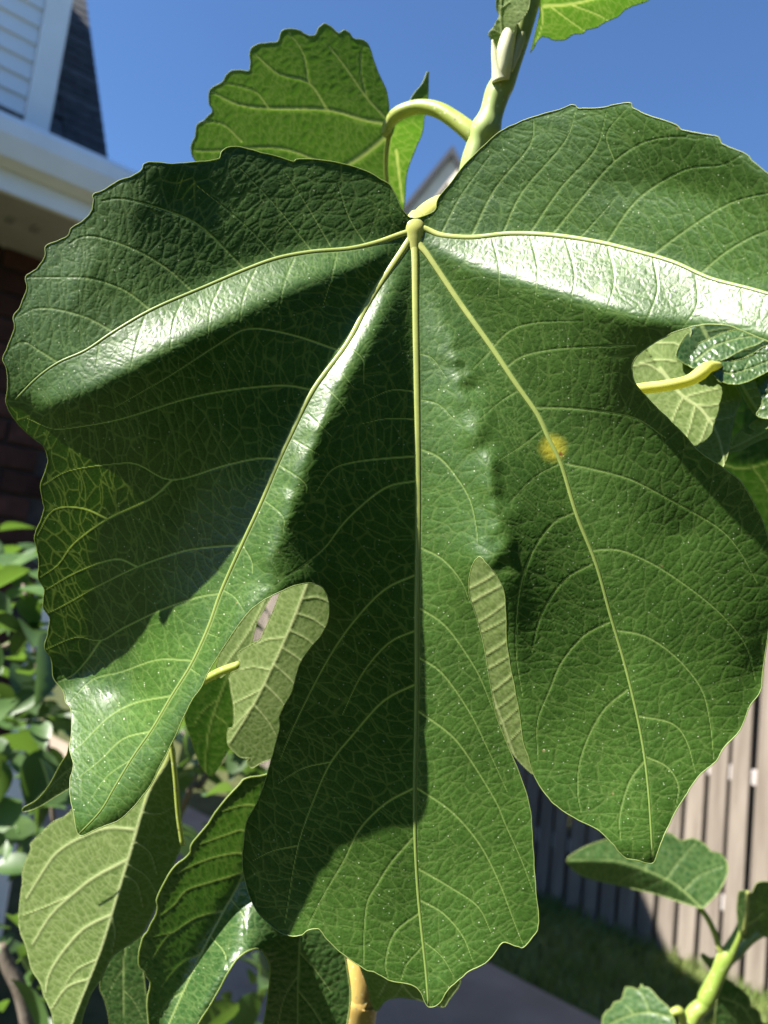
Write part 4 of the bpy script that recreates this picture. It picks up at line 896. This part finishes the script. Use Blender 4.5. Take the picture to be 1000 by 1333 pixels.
blade('leaf', o, glare_h, .372, MAT['top'], fig, step=1.8, mains=[(mid, 1.8, .9), (mid2, 1.8, 1.0)],
      secs=[([(330, 1100), (318, 1081), (294, 1087), (261, 1099)], 1.7, 1.0), ([(322, 1128), (315, 1111), (279, 1116), (246, 1129), (230, 1138)], 1.7, 1.0), ([(318, 1136), (279, 1147), (243, 1159), (228, 1177), (210, 1192)], 1.7, 1.0), ([(291, 1186), (255, 1195), (228, 1213), (216, 1222), (198, 1249)], 1.6, .9), ([(345, 1050), (318, 1048), (290, 1056)], 1.5, .9), ([(265, 1240), (235, 1256), (210, 1285)], 1.4, .8), ([(240, 1290), (218, 1305), (205, 1330)], 1.2, .7),
            ([(228, 1213), (200, 1220)], 1, .6), ([(390, 1240), (410, 1262), (430, 1290)], 1.2, .7), ([(388, 1290), (408, 1315), (425, 1345)], 1.2, .7), ([(388, 1270), (370, 1300), (360, 1345)], 1.2, .7), ([(300, 1170), (318, 1195), (320, 1225)], 1.0, .6), ([(275, 1220), (292, 1240), (296, 1262)], 1.0, .6)],
      tert=(18, 0), amp=0.61, seed=46, jag=.5, rim_r=1.1, label='dark leaf with a white glare stripe and wavy pale rim at bottom left')
mid = [(87, 1000), (60, 1030), (30, 1056)]
blade('leaf', [(140, 950), (110, 955), (92, 966), (87, 982), (78, 996), (64, 1022), (48, 1041), (31, 1051), (31, 1057), (50, 1051), (73, 1037), (95, 1024), (140, 1000)], fold_h([(140, 960), (95, 990), (60, 1028), (30, 1056)], .1, -.1, .3, -.2, 80, 1000, 3), .36, MAT['top'], fig, step=2.0, mains=[([(140, 975), (95, 998), (60, 1030), (32, 1055)], 1.2, .6)], secs=[([(95, 998), (85, 1015), (80, 1030)], .8, .4)], tert=(15, 0), amp=0.33, seed=47, label='small bright green leaf tip beside the left lobe tip')
mid = [(165, 1215), (160, 1280), (165, 1380)]
blade('leaf', [(140, 1240), (151, 1228), (170, 1215), (185, 1220), (187, 1262), (194, 1333), (190, 1390), (150, 1390), (143, 1333), (137, 1304), (130, 1282)], fold_h(mid, .1, .0, .1, -.1, 160, 1290, 5), .41, MAT['top'], fig, step=2.2, mains=[(mid, 1.2, .8)], secs=[([(162, 1260), (150, 1275), (140, 1300)], .9, .5), ([(162, 1290), (175, 1305), (188, 1330)], .9, .5)], tert=(18, 0), amp=0.39, seed=48, label='dull green leaf between the two big lower left leaves')
mid = [(500, 1240), (530, 1290), (560, 1315)]
blade('leaf', [(470, 1230), (560, 1230), (600, 1270), (585, 1300), (577, 1311), (560, 1306), (535, 1300), (505, 1301), (489, 1316), (480, 1290)], fold_h(mid, -.1, -.2, .1, 0, 530, 1270, 4), .38, MAT['under'], fig, step=2.0, mains=[(mid, 1.6, 1.0)], secs=[([(512, 1262), (500, 1285), (492, 1300)], 1.2, .7), ([(525, 1282), (518, 1292), (512, 1300)], 1, .6), ([(520, 1274), (545, 1280), (565, 1300)], 1.1, .6)], tert=(13, 0), amp=0.66, proud=True, seed=49, jag=.5, label='small pale leaf edge peeping out under the middle lobe')

# ------------------------------------------------------------------ second young shoot, lower right
sh = empty('fig_shoot', tuple(at(880, 1500, .72)))
prop(sh, 'young green fig shoot with a cupped leaf in front of the fence', 'fig shoot')
DS = .72
ptube('stem', [(868, 1440, DS, 12), (897, 1333, DS, 10.5), (916, 1308, DS, 10), (921, 1297, DS, 11), (935, 1268, DS, 9.5), (944, 1248, DS, 10.5), (950, 1238, DS, 9), (960, 1218, DS, 6.5), (967, 1200, DS, 5.5), (971, 1176, DS, 5), (972, 1162, DS, 2)], MAT['shoot'], sh, n=6, sides=14)
mid = [(912, 1180), (890, 1160), (865, 1143), (806, 1121), (739, 1119)]
lf = blade('leaf', [(912, 1182), (881, 1173), (854, 1164), (811, 1154), (765, 1143), (746, 1132), (738, 1120), (748, 1110), (765, 1101), (792, 1092), (830, 1086), (870, 1084), (886, 1094), (903, 1091), (919, 1100), (926, 1108), (938, 1111), (947, 1124), (946, 1140), (935, 1162), (918, 1180)],
      fold_h(mid, .05, .45, .1, -1.0, 850, 1140, 3), DS, MAT['top'], sh, step=1.8, mains=[(mid, 1.3, .7)], secs=[([(890, 1160), (910, 1140), (940, 1128)], 1.0, .5), ([(868, 1144), (885, 1120), (905, 1098)], 1.0, .5), ([(840, 1134), (845, 1110), (860, 1090)], 1, .5), ([(865, 1145), (850, 1150), (835, 1158)], 1, .6), ([(835, 1134), (820, 1140), (805, 1150)], 1, .6)], tert=(15, 0), amp=0.50, seed=61, label='cupped dark green leaf with a sunlit far half')
ptube('petiole', [(944, 1248, DS, 4.5), (936, 1232, DS, 4), (931, 1216, DS, 3.8), (922, 1197, DS, 3.6), (911, 1181, DS, 3.2)], MAT['petiole'], lf, n=6, sides=10)
mid = [(968, 1215), (972, 1185), (973, 1160)]
blade('leaf', [(966, 1222), (960, 1195), (961, 1165), (968, 1159), (978, 1162), (985, 1150), (1000, 1148), (1040, 1150), (1050, 1190), (1010, 1205), (1000, 1220), (985, 1214), (975, 1222)], fold_h(mid, -.1, -.3, 0, -.5, 975, 1190, 3), DS - .01, MAT['top'], sh, step=1.8, mains=[(mid, 3.0, 2.6)], secs=[([(970, 1205), (984, 1197), (992, 1188)], 1.9, 1.2), ([(970, 1192), (980, 1184)], 1, .6), ([(971, 1180), (980, 1172)], 1, .6), ([(970, 1200), (962, 1180)], 1, .6)], tert=(13, 0), amp=0.72, proud=True, crumple=1.5, seed=62, jag=.5, label='unfolding young leaf with thick yellow veins at the shoot tip', vein_tube=1.0)
ptube('petiole', [(946, 1254, DS + .01, 6), (962, 1240, DS + .02, 5.5), (980, 1222, DS + .02, 5), (1010, 1205, DS + .02, 5)], MAT['stem'], sh, n=6, sides=10)
mid = [(938, 1260), (925, 1250), (914, 1243)]
blade('leaf', [(940, 1262), (930, 1268), (922, 1258), (913, 1246), (915, 1241), (925, 1247), (934, 1246), (942, 1252)], fold_h(mid, -.2, -.2, .1, 0, 928, 1252, 2), DS + .03, MAT['top'], sh, step=1.8, mains=[(mid, .8, .5)], secs=[([(930, 1254), (928, 1262)], .6, .4)], tert=(13, 0), amp=0.28, seed=63, label='tiny dark leaf left of the shoot joint')
mid = [(940, 1300), (965, 1310), (985, 1340)]
blade('leaf', [(930, 1330), (934, 1300), (942, 1275), (952, 1278), (960, 1284), (968, 1290), (976, 1300), (978, 1310), (988, 1316), (992, 1330), (1010, 1345), (990, 1390), (930, 1390)], fold_h(mid, -.1, -.15, .2, -.3, 960, 1320, 3), DS + .04, MAT['top'], sh, step=2.0, mains=[(mid, 1.2, .8)], secs=[([(955, 1304), (960, 1292)], .9, .5), ([(972, 1318), (980, 1310)], .9, .5), ([(960, 1308), (955, 1330)], .9, .5)], tert=(15, 0), amp=0.66, crumple=.8, seed=64, jag=.5, label='rough dark leaf right of the shoot at the bottom edge')
mid = [(873, 1324), (840, 1318), (800, 1330), (780, 1350)]
lf = blade('leaf', [(880, 1345), (873, 1316), (862, 1304), (857, 1300), (846, 1287), (838, 1285), (835, 1281), (831, 1288), (822, 1285), (814, 1286), (811, 1296), (808, 1302), (800, 1305), (795, 1313), (788, 1318), (784, 1330), (790, 1360), (830, 1390), (870, 1380)], fold_h(mid, .5, .2, -.2, .2, 840, 1320, 3), DS - .02, MAT['top'], sh, step=1.8, mains=[(mid, 1.4, .8)], secs=[([(845, 1318), (840, 1302), (832, 1290)], .9, .5), ([(825, 1320), (815, 1308)], .9, .5)], tert=(18, 0), amp=0.44, seed=65, jag=.4, label='half-lit toothed leaf at the bottom edge below the shoot')
ptube('petiole', [(866, 1322, DS - .02, 2.5), (876, 1318, DS - .02, 4.5), (884, 1316, DS - .02, 5.5), (889, 1326, DS - .015, 5.5), (890, 1345, DS, 5.5), (885, 1390, DS, 5.5)], MAT['petiole'], lf, n=6, sides=10)

# ------------------------------------------------------------------ leafy shrub against the house, left
m_sleaf = simple_mat('shrub leaf', (.028, .06, .016), (.06, .11, .032), 30, .42, .5, .2, .001, trans=((.14, .26, .03), .3), obj_rand=.35)
m_twig = simple_mat('shrub twig', (.10, .08, .06), (.18, .15, .12), 30, .8, .2, .4, .002)
shrub = empty('shrub', tuple(on_plane(60, 1333, Z, [0, 0, 0]) * np.array([.42, .42, 0])))
prop(shrub, 'small-leaved green shrub behind the fig at the lower left', 'shrub')
def small_leaf_mesh(L, W, bend, fold):
    n = 7; v = []; f = []
    for i in range(n + 1):
        t = i / n; wd = W * math.sin(math.pi * t ** .8) ** .9 * .5 if 0 < t < 1 else 0.0008
        zc = -bend * t * t
        v += [(-wd, t * L, zc + fold * wd), (0, t * L, zc), (wd, t * L, zc + fold * wd)]
    for i in range(n):
        a = i * 3
        f += [(a, a + 1, a + 4, a + 3), (a + 1, a + 2, a + 5, a + 4)]
    me = bpy.data.meshes.new('leaf'); me.from_pydata(v, [], f); me.polygons.foreach_set('use_smooth', [True] * len(f)); me.materials.append(m_sleaf); me.update(); return me
SL = [small_leaf_mesh(.055, .030, .012, .35), small_leaf_mesh(.045, .024, .006, .5), small_leaf_mesh(.065, .03, .02, .25), small_leaf_mesh(.05, .034, .004, .4)]
rs = random.Random(4)
def shrub_leaf(p):
    o = bpy.data.objects.new('leaf', rs.choice(SL)); COL.objects.link(o)
    o.parent = shrub; o.matrix_parent_inverse = Matrix.Translation(-Vector(world_loc(shrub)))
    o.location = tuple(p); o.rotation_euler = (rs.uniform(-1.2, .5), rs.uniform(-.7, .7), rs.uniform(0, 6.28)); s_ = rs.uniform(.7, 1.5); o.scale = (s_, s_, s_)
regions = [(-30, 95, 690, 830, 52), (-30, 60, 850, 990, 44), (40, 100, 900, 960, 14), (-20, 110, 1000, 1120, 22), (150, 380, 760, 1010, 60), (-20, 60, 1100, 1340, 22), (200, 360, 990, 1110, 34), (280, 350, 1230, 1340, 14)]
for x0_, x1_, y0_, y1_, n_ in regions:
    for _ in range(n_):
        shrub_leaf(at(rs.uniform(x0_, x1_), rs.uniform(y0_, y1_), np.float64(rs.uniform(.85, 1.35))))
for pts in ([(120, 1500, 1.1, 5), (80, 1200, 1.1, 4), (60, 950, 1.1, 3), (30, 760, 1.1, 2)], [(120, 1500, 1.1, 5), (180, 1200, 1.15, 4), (260, 1000, 1.1, 3), (330, 800, 1.1, 2)], [(0, 1230, .95, 7), (12, 1260, .95, 9), (30, 1300, .95, 10), (50, 1400, .95, 11)], [(-20, 850, 1.0, 3), (10, 840, 1.0, 3), (30, 828, 1.0, 2)], [(180, 1200, 1.15, 3), (240, 1040, 1.0, 3), (262, 1020, 1.0, 5), (290, 960, 1.0, 2)]):
    ptube('branch', pts, m_twig, shrub, n=5, sides=8)

# ------------------------------------------------------------------ foliage light blocker, added unseen behind and right of viewer to darken leaf folds
m_blocker = simple_mat('dark blocker foliage', (.012, .025, .010), (.028, .05, .018), 8, .7, .2, .3, .01)
hv, hf = [], []
rh = np.random.default_rng(12)
def blocker_pt(a, z, r): return (r * math.sin(a), r * math.cos(a), z)
NA, NZ = 60, 24
rad = 2.5 + rh.uniform(-.12, .12, (NZ + 1, NA + 1))
a0, a1 = math.radians(52), math.radians(208)
for j in range(NZ + 1):
    for i in range(NA + 1):
        hv.append(blocker_pt(a0 + (a1 - a0) * i / NA, 3.2 * j / NZ, rad[j, i]))
for j in range(NZ):
    for i in range(NA):
        k = j * (NA + 1) + i; hf.append((k, k + 1, k + NA + 2, k + NA + 1))
n0 = len(hv)
for j in range(NZ + 1):
    for i in range(NA + 1): hv.append(blocker_pt(a0 + (a1 - a0) * i / NA, 3.2 * j / NZ, 3.6))
for i in range(NA):
    k = NZ * (NA + 1) + i; hf.append((k, k + 1, n0 + k + 1, n0 + k))
for j in range(NZ):
    for i in (0, NA):
        k = j * (NA + 1) + i; hf.append((k, k + NA + 1, n0 + k + NA + 1, n0 + k))
    for i in range(NA):
        k = n0 + j * (NA + 1) + i; hf.append((k, k + NA + 1, k + NA + 2, k + 1))
for _ in range(14000):
    a = rh.uniform(a0, a1); z = rh.uniform(.02, 3.3); r = 2.44 + rh.uniform(-.16, .1)
    p = np.array(blocker_pt(a, z, r)); d1 = rh.normal(0, 1, 3); d1 /= np.linalg.norm(d1); d2 = np.cross(d1, rh.normal(0, 1, 3)); d2 /= np.linalg.norm(d2) + 1e-9
    k = len(hv); hv += [tuple(p - d2 * .012), tuple(p + d1 * .05 - d2 * .022), tuple(p + d1 * .11), tuple(p + d1 * .05 + d2 * .022)]; hf.append((k, k + 1, k + 2, k + 3))
ho = mesh_obj('light_blocker', hv, hf, m_blocker, None, False)
prop(ho, 'unseen dark foliage screen added behind the viewer to cut light on the leaf', 'light_blocker', kind='stuff')
